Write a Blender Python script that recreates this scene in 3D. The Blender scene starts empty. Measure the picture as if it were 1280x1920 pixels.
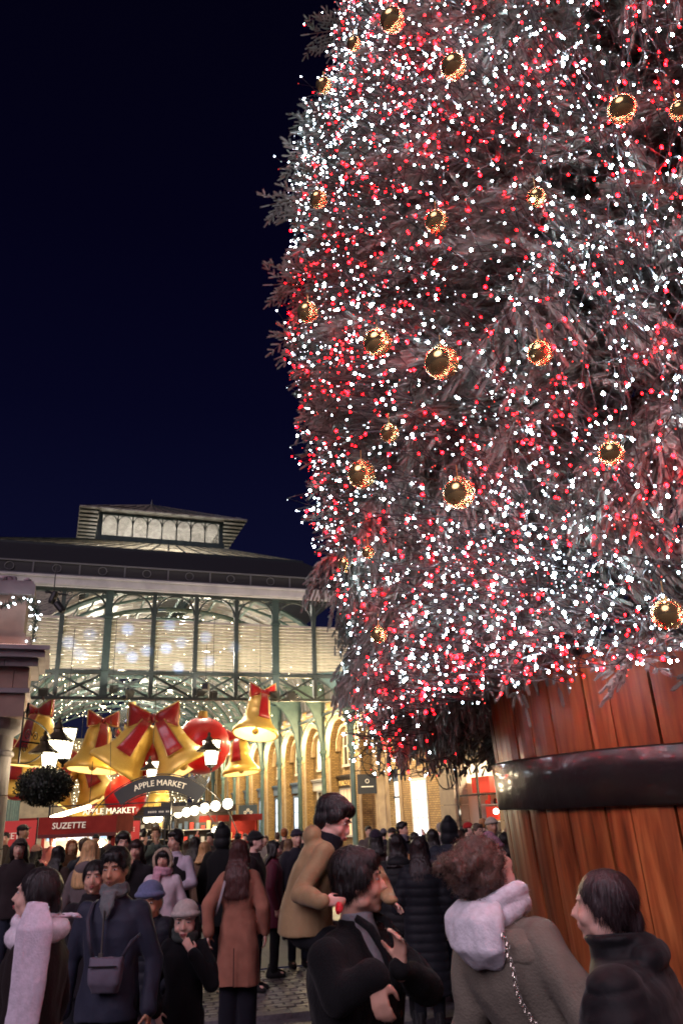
import bpy, math, random
import numpy as np
from mathutils import Vector, Matrix, Euler, noise as mnoise
random.seed(7); np.random.seed(7)
R = math.radians; PI = math.pi
scene = bpy.context.scene
col = scene.collection

# ------------------------------------------------------------------ camera
FPX, CX, CY = 1440.0, 640.0, 960.0
PITCH, ROLL, CAMH = R(21.25), math.atan(.04), 1.95
_f = Vector((0, math.cos(PITCH), math.sin(PITCH)))
_u = Vector((0, -math.sin(PITCH), math.cos(PITCH)))
_r = Vector((1, 0, 0))
C_UP = _u*math.cos(ROLL) + _r*math.sin(ROLL)
C_RT = _r*math.cos(ROLL) - _u*math.sin(ROLL)
CAM = Vector((0, 0, CAMH))
cd = bpy.data.cameras.new('camera'); cam = bpy.data.objects.new('camera', cd); col.objects.link(cam)
cam.matrix_world = Matrix(((C_RT.x, C_UP.x, -_f.x, 0), (C_RT.y, C_UP.y, -_f.y, 0), (C_RT.z, C_UP.z, -_f.z, CAMH), (0, 0, 0, 1)))
cd.sensor_fit = 'VERTICAL'; cd.sensor_height = 24.0; cd.lens = 24.0*FPX/1920.0
cd.clip_start = .05; cd.clip_end = 600
scene.camera = cam

# ------------------------------------------------------------------ world: clear night sky over a lit city
world = bpy.data.worlds.new('World'); scene.world = world; world.use_nodes = True
nt = world.node_tree; nt.nodes.clear()
wo = nt.nodes.new('ShaderNodeOutputWorld'); bg = nt.nodes.new('ShaderNodeBackground')
tc = nt.nodes.new('ShaderNodeTexCoord'); sx = nt.nodes.new('ShaderNodeSeparateXYZ'); cr = nt.nodes.new('ShaderNodeValToRGB')
nt.links.new(tc.outputs['Generated'], sx.inputs[0]); nt.links.new(sx.outputs['Z'], cr.inputs[0])
nt.links.new(cr.outputs[0], bg.inputs[0]); nt.links.new(bg.outputs[0], wo.inputs[0])
cr.color_ramp.elements[0].position = 0.0; cr.color_ramp.elements[0].color = (.011, .012, .036, 1)
cr.color_ramp.elements[1].position = .85; cr.color_ramp.elements[1].color = (.0010, .0007, .0052, 1)
e = cr.color_ramp.elements.new(.28); e.color = (.0036, .0042, .0215, 1)
e = cr.color_ramp.elements.new(.48); e.color = (.0018, .0018, .0125, 1)
e = cr.color_ramp.elements.new(.66); e.color = (.0012, .0009, .0080, 1)
bg.inputs[1].default_value = 1.0

# added soft lilac fill for the glow of the lit piazza behind the camera
sd = bpy.data.lights.new('piazza_fill', 'SUN'); sd.energy = 1.5; sd.angle = R(40); sd.color = (1.0, .80, .98)
sun = bpy.data.objects.new('piazza_fill', sd); col.objects.link(sun)
sun.rotation_euler = Vector((.42, .70, -.60)).to_track_quat('-Z', 'Y').to_euler()

scene.view_settings.view_transform = 'Standard'; scene.view_settings.look = 'None'
scene.view_settings.exposure = 0.0; scene.view_settings.gamma = 1.0
scene.render.engine = 'CYCLES'
cy = scene.cycles
cy.use_denoising = True; cy.max_bounces = 5; cy.diffuse_bounces = 2; cy.glossy_bounces = 3
cy.transmission_bounces = 4; cy.transparent_max_bounces = 6; cy.sample_clamp_indirect = 3.0; cy.sample_clamp_direct = 0
cy.filter_width = 1.8; cy.use_light_tree = True; cy.caustics_reflective = False; cy.caustics_refractive = False
try:
    cy.denoiser = 'OPENIMAGEDENOISE'; cy.denoising_input_passes = 'RGB_ALBEDO_NORMAL'
except Exception: pass

def ray(u, v):
    return (_f*FPX + C_RT*(u-CX) - C_UP*(v-CY)).normalized()
def at(u, v, D):                       # point seen at (u,v), D metres away over the ground
    d = ray(u, v); return CAM + d*(D/math.hypot(d.x, d.y))
def atz(u, v, z):
    d = ray(u, v); return CAM + d*((z-CAMH)/d.z)

# ------------------------------------------------------------------ object helpers
def tag(o, label=None, cat=None, group=None, kind=None):
    if label: o['label'] = label
    if cat: o['category'] = cat
    if group: o['group'] = group
    if kind: o['kind'] = kind
    return o
def empty(name, loc=(0, 0, 0), rz=0, **k):
    o = bpy.data.objects.new(name, None); col.objects.link(o); o.location = loc; o.rotation_euler = (0, 0, rz)
    o.empty_display_size = .2
    return tag(o, **k)
def inst(name, me, parent=None, mat=None, m4=None, **k):
    o = bpy.data.objects.new(name, me); col.objects.link(o)
    if parent: o.parent = parent
    if m4 is not None: o.matrix_local = m4
    if mat is not None:
        if not me.materials: me.materials.append(None)
        o.material_slots[0].link = 'OBJECT'; o.material_slots[0].material = mat
    return tag(o, **k)
def lamp(kind, loc, power, color, size=.1, parent=None, name='lamp_light', rot=None, spot=None, blend=.5):
    d = bpy.data.lights.new(name, kind); d.energy = power*(LB if kind != 'SPOT' else LS); d.color = color
    if kind == 'POINT': d.shadow_soft_size = size
    if kind == 'AREA': d.size = size
    if kind == 'SPOT': d.shadow_soft_size = size; d.spot_size = spot; d.spot_blend = blend
    o = bpy.data.objects.new(name, d); col.objects.link(o); o.location = loc
    if rot is not None: o.rotation_euler = rot
    if parent: o.parent = parent
    return o

LB, LS = 3.1, 3.0
class MB:
    def __init__(s): s.v = []; s.f = []; s.mi = []; s.m = 0
    def add(s, vs, fs, M=None):
        n = len(s.v)
        if M is not None: vs = [M @ Vector(p) for p in vs]
        s.v += [tuple(p) for p in vs]; s.f += [tuple(i+n for i in f) for f in fs]; s.mi += [s.m]*len(fs); return s
    def box(s, x0, x1, y0, y1, z0, z1, M=None):
        v = [(x, y, z) for x in (x0, x1) for y in (y0, y1) for z in (z0, z1)]
        return s.add(v, [(0, 1, 3, 2), (4, 6, 7, 5), (0, 4, 5, 1), (2, 3, 7, 6), (0, 2, 6, 4), (1, 5, 7, 3)], M)
    def bar(s, p, q, w, h=None, up=(0, 0, 1), M=None):
        p, q = Vector(p), Vector(q); h = h or w; d = (q-p).normalized(); up = Vector(up)
        if abs(d.dot(up)) > .98: up = Vector((0, 1, 0)) if abs(d.y) < .9 else Vector((1, 0, 0))
        a = d.cross(up).normalized()*w/2; b = a.cross(d).normalized()*h/2
        v = [p-a-b, p+a-b, p+a+b, p-a+b, q-a-b, q+a-b, q+a+b, q-a+b]
        return s.add(v, [(3, 2, 1, 0), (4, 5, 6, 7), (0, 1, 5, 4), (1, 2, 6, 5), (2, 3, 7, 6), (3, 0, 4, 7)], M)
    def tube(s, pts, rad, n=8, M=None, caps=True, closed=False):
        pts = [Vector(p) for p in pts]; k = len(pts)
        rads = rad if hasattr(rad, '__len__') else [rad]*k
        v = []; f = []; ref = None
        for i, p in enumerate(pts):
            if closed: d = pts[(i+1) % k]-pts[i-1]
            else: d = pts[min(i+1, k-1)]-pts[max(i-1, 0)]
            d.normalize()
            if ref is None:
                ref = Vector((0, 0, 1)) if abs(d.z) < .9 else Vector((1, 0, 0))
            a = d.cross(ref).normalized(); b = a.cross(d).normalized(); ref = b
            for j in range(n):
                t = 2*PI*j/n; v.append(p+(a*math.cos(t)+b*math.sin(t))*rads[i])
        for i in range(k if closed else k-1):
            for j in range(n):
                f.append((i*n+j, i*n+(j+1) % n, ((i+1) % k)*n+(j+1) % n, ((i+1) % k)*n+j))
        if caps and not closed: f.append(tuple(range(n-1, -1, -1))); f.append(tuple((k-1)*n+j for j in range(n)))
        return s.add(v, f, M)
    def lathe(s, prof, n=24, M=None, a0=0, a1=2*PI, cap=False):
        full = abs(a1-a0-2*PI) < 1e-6; m = n if full else n+1
        v = []; f = []
        for r_, z in prof:
            for j in range(m):
                t = a0+(a1-a0)*j/n; v.append((r_*math.cos(t), r_*math.sin(t), z))
        for i in range(len(prof)-1):
            for j in range(n):
                a, b = j, (j+1) % m
                f.append((i*m+a, i*m+b, (i+1)*m+b, (i+1)*m+a))
        if cap: f.append(tuple(range(m-1, -1, -1))); f.append(tuple((len(prof)-1)*m+j for j in range(m)))
        return s.add(v, f, M)
    def ball(s, c, r, nu=12, nv=8, M=None):
        rr = r if hasattr(r, '__len__') else (r, r, r)
        v = [(c[0], c[1], c[2]-rr[2])]; f = []
        for i in range(1, nv):
            t = PI*i/nv
            for j in range(nu):
                a = 2*PI*j/nu; v.append((c[0]+rr[0]*math.sin(t)*math.cos(a), c[1]+rr[1]*math.sin(t)*math.sin(a), c[2]-rr[2]*math.cos(t)))
        v.append((c[0], c[1], c[2]+rr[2])); L = len(v)-1
        for j in range(nu):
            f.append((0, 1+(j+1) % nu, 1+j)); f.append((L, 1+(nv-2)*nu+j, 1+(nv-2)*nu+(j+1) % nu))
            for i in range(nv-2): f.append((1+i*nu+j, 1+i*nu+(j+1) % nu, 1+(i+1)*nu+(j+1) % nu, 1+(i+1)*nu+j))
        return s.add(v, f, M)
    def loft(s, rings, n=16, M=None):       # rings: (centre, half_x, half_y[, power]) in horizontal planes, or with (ax, ay) vectors
        v = []; f = []
        for rg in rings:
            c = Vector(rg[0]); ax = rg[1]; ay = rg[2]; pw = rg[3] if len(rg) > 3 else 1.0
            ax = Vector((ax, 0, 0)) if not isinstance(ax, Vector) else ax
            ay = Vector((0, ay, 0)) if not isinstance(ay, Vector) else ay
            for j in range(n):
                t = 2*PI*j/n; ct, st = math.cos(t), math.sin(t)
                v.append(c+ax*(math.copysign(abs(ct)**pw, ct))+ay*(math.copysign(abs(st)**pw, st)))
        for i in range(len(rings)-1):
            for j in range(n): f.append((i*n+j, i*n+(j+1) % n, (i+1)*n+(j+1) % n, (i+1)*n+j))
        f.append(tuple(range(n-1, -1, -1))); f.append(tuple((len(rings)-1)*n+j for j in range(n)))
        return s.add(v, f, M)
    def mesh(s, name, mats=(), smooth=False):
        me = bpy.data.meshes.new(name); me.from_pydata(s.v, [], s.f)
        for m in mats: me.materials.append(m)
        if len(mats) > 1: me.polygons.foreach_set('material_index', s.mi)
        if smooth: me.polygons.foreach_set('use_smooth', [True]*len(s.f))
        me.update(); return me
    def build(s, name, mat, parent=None, smooth=False, m4=None, **k):
        mats = mat if isinstance(mat, (list, tuple)) else (mat,)
        o = bpy.data.objects.new(name, s.mesh(name, mats, smooth)); col.objects.link(o)
        if parent: o.parent = parent
        if m4 is not None: o.matrix_local = m4
        return tag(o, **k)

def text_geo(s, size, depth=.01, bend=None):
    cu = bpy.data.curves.new('t', 'FONT'); cu.body = s; cu.size = size; cu.align_x = 'CENTER'; cu.align_y = 'CENTER'; cu.extrude = depth/2
    cu.resolution_u = 3
    o = bpy.data.objects.new('t', cu); me = eval_mesh(o)
    v = [tuple(p.co) for p in me.vertices]; f = [tuple(p.vertices) for p in me.polygons]
    bpy.data.objects.remove(o); bpy.data.curves.remove(cu); bpy.data.meshes.remove(me)
    if bend:                        # wrap around a circle of radius bend, text centre at top
        v = [((bend+y)*math.sin(x/bend), (bend+y)*math.cos(x/bend), z) for x, y, z in v]
    return v, f
_tmp = bpy.data.scenes.new('workbench_tmp')
def eval_mesh(o):
    _tmp.collection.objects.link(o); vl = _tmp.view_layers[0]; vl.update()
    dg = vl.depsgraph
    me = bpy.data.meshes.new_from_object(o.evaluated_get(dg), depsgraph=dg)
    _tmp.collection.objects.unlink(o); return me

# ------------------------------------------------------------------ materials
def mat(name, c, rough=.6, metal=0, emit=None, es=1.0, c2=None, scale=8, detail=4, bump=0, bscale=None, stretch=None, spec=.5, sheen=0, sss=0, coat=0, trans=0, ao=False, wear=None):
    m = bpy.data.materials.new(name); m.use_nodes = True; n = m.node_tree.nodes; l = m.node_tree.links
    b = n['Principled BSDF']; b.inputs['Base Color'].default_value = (*c, 1); b.inputs['Roughness'].default_value = rough
    b.inputs['Metallic'].default_value = metal; b.inputs['Specular IOR Level'].default_value = spec
    if sheen: b.inputs['Sheen Weight'].default_value = sheen; b.inputs['Sheen Roughness'].default_value = .5
    if sss: b.inputs['Subsurface Weight'].default_value = sss; b.inputs['Subsurface Radius'].default_value = (.01, .004, .002); b.inputs['Subsurface Scale'].default_value = 1
    if coat: b.inputs['Coat Weight'].default_value = coat; b.inputs['Coat Roughness'].default_value = .1
    if trans: b.inputs['Transmission Weight'].default_value = trans
    if emit: b.inputs['Emission Color'].default_value = (*emit, 1); b.inputs['Emission Strength'].default_value = es
    if c2 or bump:
        tc = n.new('ShaderNodeTexCoord'); mp = n.new('ShaderNodeMapping'); l.new(tc.outputs['Object'], mp.inputs[0])
        if stretch: mp.inputs['Scale'].default_value = stretch
        nz = n.new('ShaderNodeTexNoise'); nz.inputs['Scale'].default_value = scale; nz.inputs['Detail'].default_value = detail
        l.new(mp.outputs[0], nz.inputs['Vector'])
        if c2:
            r_ = n.new('ShaderNodeValToRGB'); r_.color_ramp.elements[0].position = .36; r_.color_ramp.elements[1].position = .64
            r_.color_ramp.elements[0].color = (*c, 1); r_.color_ramp.elements[1].color = (*c2, 1)
            l.new(nz.outputs['Fac'], r_.inputs[0]); l.new(r_.outputs[0], b.inputs['Base Color'])
        if bump:
            nb = nz
            if bscale:
                nb = n.new('ShaderNodeTexNoise'); nb.inputs['Scale'].default_value = bscale; nb.inputs['Detail'].default_value = 5; l.new(mp.outputs[0], nb.inputs['Vector'])
            bp = n.new('ShaderNodeBump'); bp.inputs['Strength'].default_value = bump; bp.inputs['Distance'].default_value = .02
            l.new(nb.outputs['Fac'], bp.inputs['Height']); l.new(bp.outputs[0], b.inputs['Normal'])
    return m
def srgb(r, g, b): return tuple(((x/255)/12.92 if x/255 <= .04045 else ((x/255+.055)/1.055)**2.4) for x in (r, g, b))
_mc = {}
def cloth(rgb, kind='wool'):
    k = (rgb, kind)
    if k not in _mc:
        c = srgb(*rgb)
        if kind == 'nylon': _mc[k] = mat('nylon_fabric', c, .66, spec=.3, bump=.15, bscale=30, c2=tuple(x*1.25 for x in c), scale=6, sheen=.1)
        elif kind == 'knit': _mc[k] = mat('knitted_wool', c, .95, bump=.25, bscale=110, c2=tuple(x*.82 for x in c), scale=40, sheen=.15)
        else: _mc[k] = mat('wool_cloth', c, .9, bump=.3, bscale=120, c2=tuple(x*.8 for x in c), scale=9, spec=.3, sheen=.06)
    return _mc[k]
# ------------------------------------------------------------------ the ground
AZ = R(-20.5)
UD = Vector((math.cos(AZ), -math.sin(AZ), 0)); WD = Vector((math.sin(AZ), math.cos(AZ), 0)); W0 = 33.05
HM = Matrix.Translation(WD*W0) @ Matrix.Rotation(R(20.5), 4, 'Z')      # hall frame: x along the front, y into the hall
def hp(u, w, z): return UD*u + WD*(W0+w) + Vector((0, 0, z))

def ground_mat():
    m = bpy.data.materials.new('worn_paving'); m.use_nodes = True; n = m.node_tree.nodes; l = m.node_tree.links; b = n['Principled BSDF']
    tc = n.new('ShaderNodeTexCoord'); br = n.new('ShaderNodeTexBrick'); mp = n.new('ShaderNodeMapping')
    mp.inputs['Rotation'].default_value = (0, 0, R(-14)); l.new(tc.outputs['Object'], mp.inputs[0]); l.new(mp.outputs[0], br.inputs['Vector'])
    br.inputs['Scale'].default_value = 1.0; br.inputs['Brick Width'].default_value = .9; br.inputs['Row Height'].default_value = .6
    br.inputs['Mortar Size'].default_value = .006; br.inputs['Color1'].default_value = (.105, .092, .092, 1); br.inputs['Color2'].default_value = (.075, .066, .07, 1)
    br.inputs['Mortar'].default_value = (.03, .027, .028, 1)
    nz = n.new('ShaderNodeTexNoise'); nz.inputs['Scale'].default_value = 1.3; nz.inputs['Detail'].default_value = 8; l.new(tc.outputs['Object'], nz.inputs['Vector'])
    mx = n.new('ShaderNodeMixRGB'); mx.blend_type = 'MULTIPLY'; mx.inputs[0].default_value = .7
    rp = n.new('ShaderNodeValToRGB'); rp.color_ramp.elements[0].position = .3; rp.color_ramp.elements[0].color = (.5, .5, .5, 1); rp.color_ramp.elements[1].position = .7
    l.new(nz.outputs['Fac'], rp.inputs[0]); l.new(br.outputs['Color'], mx.inputs[1]); l.new(rp.outputs[0], mx.inputs[2]); l.new(mx.outputs[0], b.inputs['Base Color'])
    rr = n.new('ShaderNodeMapRange'); rr.inputs['To Min'].default_value = .38; rr.inputs['To Max'].default_value = .7; l.new(nz.outputs['Fac'], rr.inputs[0]); l.new(rr.outputs[0], b.inputs['Roughness'])
    bp = n.new('ShaderNodeBump'); bp.inputs['Strength'].default_value = .5; bp.inputs['Distance'].default_value = .01
    l.new(br.outputs['Fac'], bp.inputs['Height']); bp.invert = True; l.new(bp.outputs[0], b.inputs['Normal'])
    return m
M_pave = ground_mat()
M_kerb = mat('granite_kerb', (.20, .18, .19), .6, c2=(.13, .12, .13), scale=30, bump=.3)
M_dark = mat('dark_tarmac', (.035, .032, .035), .7, c2=(.05, .045, .05), scale=40, bump=.5, bscale=150)
M_sett = [mat('granite_sett', (.15+.03*k, .13+.025*k, .125+.022*k), .5, c2=(.10+.02*k, .09+.02*k, .09+.02*k), scale=14, bump=.5, bscale=60) for k in range(3)]
# edge of the raised square: from the left (past the walking woman) to the barrel
e0, e1 = atz(300, 1925, 0), atz(905, 1860, 0)
ed = (e1-e0).normalized(); en = Vector((-ed.y, ed.x, 0))           # en points away from the camera
EA = e0-ed*40; EB = e0+ed*60
def strip(p, q, off0, off1, z0, z1=None):
    z1 = z0 if z1 is None else z1
    return [(*(p+en*off0).xy, z0), (*(q+en*off0).xy, z0), (*(q+en*off1).xy, z1), (*(p+en*off1).xy, z1)]
g = MB(); g.add(strip(EA, EB, 2.6, 260, 0), [(0, 1, 2, 3)]); g.build('ground', M_pave, kind='structure')
g = MB(); g.add(strip(EA, EB, .16, 2.62, -.02), [(0, 1, 2, 3)]); g.build('paving_bed', M_dark, kind='structure')
# street side (lower by two shallow steps)
g = MB(); g.add(strip(EA, EB, -60, -.62, -.10), [(0, 1, 2, 3)]); g.build('street', M_dark, kind='structure')
def block_row(name, lab, off0, off1, z0, z1, L):
    root = empty(name, (0, 0, 0)); tag(root, kind='structure')
    mb = MB(); mb.box(-L/2+.004, L/2-.004, -(off1-off0)/2+.002, (off1-off0)/2-.002, z0, z1)
    me = mb.mesh('kerb_stone', (M_kerb,))
    ang = math.atan2(ed.y, ed.x)
    for i in range(-5, 14):
        c = e0+ed*(i*L)+en*((off0+off1)/2)
        o = inst('kerb_stone', me, root, m4=Matrix.Translation((c.x, c.y, random.uniform(-.004, .004))) @ Matrix.Rotation(ang+random.uniform(-.004, .004), 4, 'Z'))
    return root
block_row('kerb', '', 0, .16, -.20, .0, .9)
block_row('step', '', -.62, -.012, -.28, -.055, 1.1)
# granite setts between kerb and square
sroot = empty('pavement'); tag(sroot, kind='structure')
ang = math.atan2(ed.y, ed.x); sm = []
for k in range(3):
    mb = MB(); w, h = .098, .052
    t = .008
    mb.add([(-w, -h, -.05), (w, -h, -.05), (w, h, -.05), (-w, h, -.05), (-w+t, -h+t, .0), (w-t, -h+t, .0), (w-t, h-t, .0), (-w+t, h-t, .0)],
           [(0, 1, 5, 4), (1, 2, 6, 5), (2, 3, 7, 6), (3, 0, 4, 7), (4, 5, 6, 7)])
    sm.append(mb.mesh('sett', (M_sett[k],)))
setts = []
for j in range(21):
    for i in range(-22, 36):
        off = .23+j*.112; s_ = i*.208+(.104 if j % 2 else 0)
        c = e0+ed*s_+en*off
        setts.append((c.x*c.x+c.y*c.y + (400 if abs(c.x+.4) > 3.2 else 0), c, random.randrange(3)))
setts.sort(key=lambda t: t[0])
rest = MB()
for k, (d2, c, mi) in enumerate(setts):
    M4 = Matrix.Translation((c.x, c.y, -.004+random.uniform(-.006, .004))) @ Matrix.Rotation(ang+random.uniform(-.03, .03), 4, 'Z') @ Euler((random.uniform(-.03, .03), random.uniform(-.02, .02), 0)).to_matrix().to_4x4()
    if k < 290: inst('sett', sm[mi], sroot, m4=M4)
    else:
        rest.m = mi; rest.add([tuple(v.co) for v in sm[mi].vertices], [tuple(p.vertices) for p in sm[mi].polygons], M4)
rest.build('setts', M_sett, sroot, kind='stuff')
# ------------------------------------------------------------------ the market hall
M_green = mat('green_painted_iron', (.040, .062, .062), .5, c2=(.03, .05, .05), scale=5, bump=.1)
M_trussg = mat('dark_green_iron', (.022, .030, .032), .5, c2=(.03, .04, .042), scale=5)
M_slat = mat('cream_louvre', (.74, .69, .54), .55, c2=(.60, .55, .42), scale=3)
M_white = mat('white_painted_fascia', (.44, .42, .46), .6, c2=(.33, .32, .36), scale=1.5)
M_slate = mat('dark_slate', (.012, .012, .016), .6, c2=(.02, .02, .024), scale=12, stretch=(1, 4, 1))
M_rail = mat('grey_lead', (.022, .022, .027), .6)
M_railring = mat('grey_moulding', (.10, .10, .12), .6)
def glass_mat(name, tint, es=0, frost=.35):
    m = bpy.data.materials.new(name); m.use_nodes = True; n = m.node_tree.nodes; l = m.node_tree.links; b = n['Principled BSDF']
    tc = n.new('ShaderNodeTexCoord'); nz = n.new('ShaderNodeTexNoise'); nz.inputs['Scale'].default_value = 1.7; nz.inputs['Detail'].default_value = 6; nz.inputs['Distortion'].default_value = 1.5
    l.new(tc.outputs['Object'], nz.inputs['Vector']); tr = n.new('ShaderNodeBsdfTransparent'); mx = n.new('ShaderNodeMixShader'); tl = n.new('ShaderNodeBsdfTranslucent'); tl.inputs[0].default_value = (*tint, 1); m3 = n.new('ShaderNodeMixShader'); m3.inputs[0].default_value = .6
    rp = n.new('ShaderNodeMapRange'); rp.inputs[1].default_value = .35; rp.inputs[2].default_value = .7; rp.inputs['To Min'].default_value = frost*.6; rp.inputs['To Max'].default_value = min(1, frost*1.6)
    l.new(nz.outputs['Fac'], rp.inputs[0]); l.new(rp.outputs[0], mx.inputs[0]); l.new(tr.outputs[0], mx.inputs[1]); l.new(b.outputs[0], m3.inputs[1]); l.new(tl.outputs[0], m3.inputs[2]); l.new(m3.outputs[0], mx.inputs[2])
    l.new(mx.outputs[0], n['Material Output'].inputs[0])
    b.inputs['Base Color'].default_value = (*tint, 1); b.inputs['Roughness'].default_value = .15; b.inputs['Subsurface Weight'].default_value = 0
    return m
M_dirty = glass_mat('grimy_roof_glass', (.42, .38, .30), frost=.75)
M_pane = glass_mat('clear_old_glass', (.35, .33, .30), frost=.30)

hall = empty('market_hall'); hall.matrix_world = HM
tag(hall, 'long iron market hall with louvred front, white fascia and glazed lantern roof', 'market hall')
def hb(mb, name, m, parent=hall, **k): return mb.build(name, m, parent, **k)
UL, UR = -3.2, 12.95
posts = [-5.5, -3.7, -1.9, -.1, 1.73, 3.6, 5.4, 7.17, 8.95, 10.75, 12.5]
# fascia and parapet band
g = MB(); g.box(-8, UR+.25, -.35, .1, 11.12, 11.42); g.box(-8, UR+.3, -.42, .1, 11.42, 11.50); g.box(-8, UR+.2, -.30, .1, 11.06, 11.12); hb(g, 'fascia', M_white)
g = MB(); g.box(-8, UR+.2, -.30, .25, 11.503, 12.10); hb(g, 'parapet', M_rail)
g = MB(); g.box(-8, UR+.22, -.345, -.303, 12.03, 12.09); g.box(-8, UR+.22, -.345, -.303, 11.52, 11.57)
for i in range(11):
    u = -6.9+i*1.83
    g.box(u-.03, u+.03, -.34, -.303, 11.573, 12.027)
    cu = u+.92
    if cu < UR: g.tube([(cu+.17*math.cos(t*PI/8), -.325, 11.80+.17*math.sin(t*PI/8)) for t in range(16)], .018, 5, closed=True)
hb(g, 'parapet_moulding', M_railring)
# hipped roof: dark slate skirt then sloping glass up to the lantern
def roof_ring(u0, u1, w, z): return [(u0, w, z), (u1, w, z)]
g = MB()
ds = [(-8, UR+.2, .25, 12.08), (-2.0, 11.2, 3.0, 13.92)]
g.add([(-8, .25, 12.08), (UR+.2, .25, 12.08), (11.25, 3.0, 13.92), (-6.2, 3.0, 13.92), (UR+.2, 44, 12.08), (11.25, 44, 13.92)], [(0, 1, 2, 3), (1, 4, 5, 2)])
hb(g, 'slate_roof', M_slate)
LZ, LW = 16.05, 8.0
LU0, LU1 = 1.28, 8.05
# glass skirt, pane by pane along the hip end
nP = 19; b0, b1 = -4.9, 11.25
for i in range(nP):
    for j in range(2):
        def P(s, t):
            return Vector((b0+(b1-b0)*s, 3.0, 13.93)).lerp(Vector((LU0-.5+(LU1+.1-LU0+.5)*s, LW-.02, LZ-.02)), t)
        s0, s1 = (i+.03)/nP, (i+.97)/nP; t0, t1 = j*.5+.01, j*.5+.49
        q = [P(s0, t0), P(s1, t0), P(s1, t1), P(s0, t1)]
        g = MB(); off = Vector((0, -.012, .02)); g.add([*q, *[p+off for p in q]], [(0, 1, 2, 3), (7, 6, 5, 4), (0, 1, 5, 4), (2, 3, 7, 6)])
        hb(g, 'roof_pane', M_dirty)
g = MB()
for i in range(nP+1): g.bar(P(i/nP, 0)+Vector((0, 0, .02)), P(i/nP, 1)+Vector((0, 0, .02)), .07, .07)
g.bar(P(0, .5), P(1, .5), .05, .05); g.bar(P(0, 0), P(1, 0), .1, .12); hb(g, 'glazing_bars', M_trussg)
g = MB(); g.add([(11.25, 3, 13.93), (11.25, 44, 13.93), (LU1, 44, LZ), (LU1+.1, LW, LZ)], [(0, 1, 2, 3)]); hb(g, 'glass_roof_side', M_dirty)
g = MB(); g.add([(b0, 3, 13.93), (LU0-.5, LW, LZ), (LU0-.5, 44, LZ), (b0, 44, 13.93)], [(0, 1, 2, 3)]); hb(g, 'glass_roof_side', M_dirty)
# lantern
LT = 17.65
g = MB(); g.box(LU0-.1, LU1+.1, LW-.06, LW+.1, LZ-.05, LZ+.28); g.box(LU0-.06, LU1+.06, LW-.04, LW+.08, LT-.14, LT)
g.box(LU0-.1, LU0+.1, LW+.1, 40, LZ-.05, LZ+.28); g.box(LU1-.1, LU1+.1, LW+.1, 40, LZ-.05, LZ+.28)
g.box(LU0-.02, LU0+.2, LW-.03, LW+.1, LZ+.28, LT-.14); g.box(LU1-.2, LU1+.02, LW-.03, LW+.1, LZ+.28, LT-.14)
hb(g, 'lantern_frame', M_green)
nb = 8
for i in range(nb):
    ua, ub = LU0+.2+(LU1-LU0-.4)*i/nb, LU0+.2+(LU1-LU0-.4)*(i+1)/nb
    g = MB()
    if i: g.box(ua-.03, ua+.03, LW-.03, LW+.05, LZ+.28, LT-.14)
    um, rr_ = (ua+ub)/2, (ub-ua)/2-.03
    g.tube([(um+rr_*math.cos(t*PI/8), LW, LT-.55+.42*math.sin(t*PI/8)) for t in range(9)], .028, 5)
    hb(g, 'arched_glazing_bar', M_trussg)
    g = MB(); g.box(ua+.03, ub-.03, LW+.01, LW+.025, LZ+.28, LT-.14); hb(g, 'lantern_pane', M_pane)
for (ua) in (LU0, LU1):
    g = MB()
    for k in range(30): g.box(ua-.04, ua+.04, LW+.9+k, LW+.98+k, LZ+.28, LT-.1)
    hb(g, 'lantern_side_posts', M_green, kind='stuff')
    g = MB(); g.box(ua-.008, ua+.008, LW+.1, 40, LZ+.28, LT-.1); hb(g, 'lantern_side_glass', M_pane)
# lantern roof: low hip with wide eaves, boarded underside
E0, E1, EW, EZ = LU0-1.05, LU1+1.3, LW-.6, LT+.02
M_soffit = mat('boarded_eaves', (.34, .33, .30), .7, c2=(.25, .24, .22), scale=4)
g = MB(); g.box(E0, E1, EW, 42, EZ, EZ+.05); hb(g, 'eaves', M_soffit)
g = MB()
for k in range(34):
    for (x0, x1) in ((E0+.03, LU0-.03), (LU1+.03, E1-.03)): g.box(x0, x1, EW+.3+k*.62, EW+.38+k*.62, EZ-.09, EZ-.003)
hb(g, 'eaves_rafters', M_trussg, kind='stuff')
g = MB(); g.add([(E0, EW, EZ+.053), (E1, EW, EZ+.053), (4.3, EW+3.4, EZ+1.8), (4.3, 42, EZ+1.8), (E0, 42, EZ+.053), (E1, 42, EZ+.053)], [(0, 1, 2), (0, 2, 3, 4), (1, 5, 3, 2)]); hb(g, 'lantern_roof', M_dirty)
g = MB()
for k in range(15):
    s = (k+.5)/15; x = E0+(E1-E0)*s; t = 1-abs(s-.5)*2
    g.bar((x, EW, EZ+.07), (4.3+(x-4.3)*(1-t)*.999, EW+3.4*t, EZ+.08+1.75*t), .05, .05)
g.tube([(4.3, EW+3.4, EZ+1.75), (4.3, EW+3.4, EZ+2.1)], [.09, .02], 8)
hb(g, 'roof_rolls', M_trussg)
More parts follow.
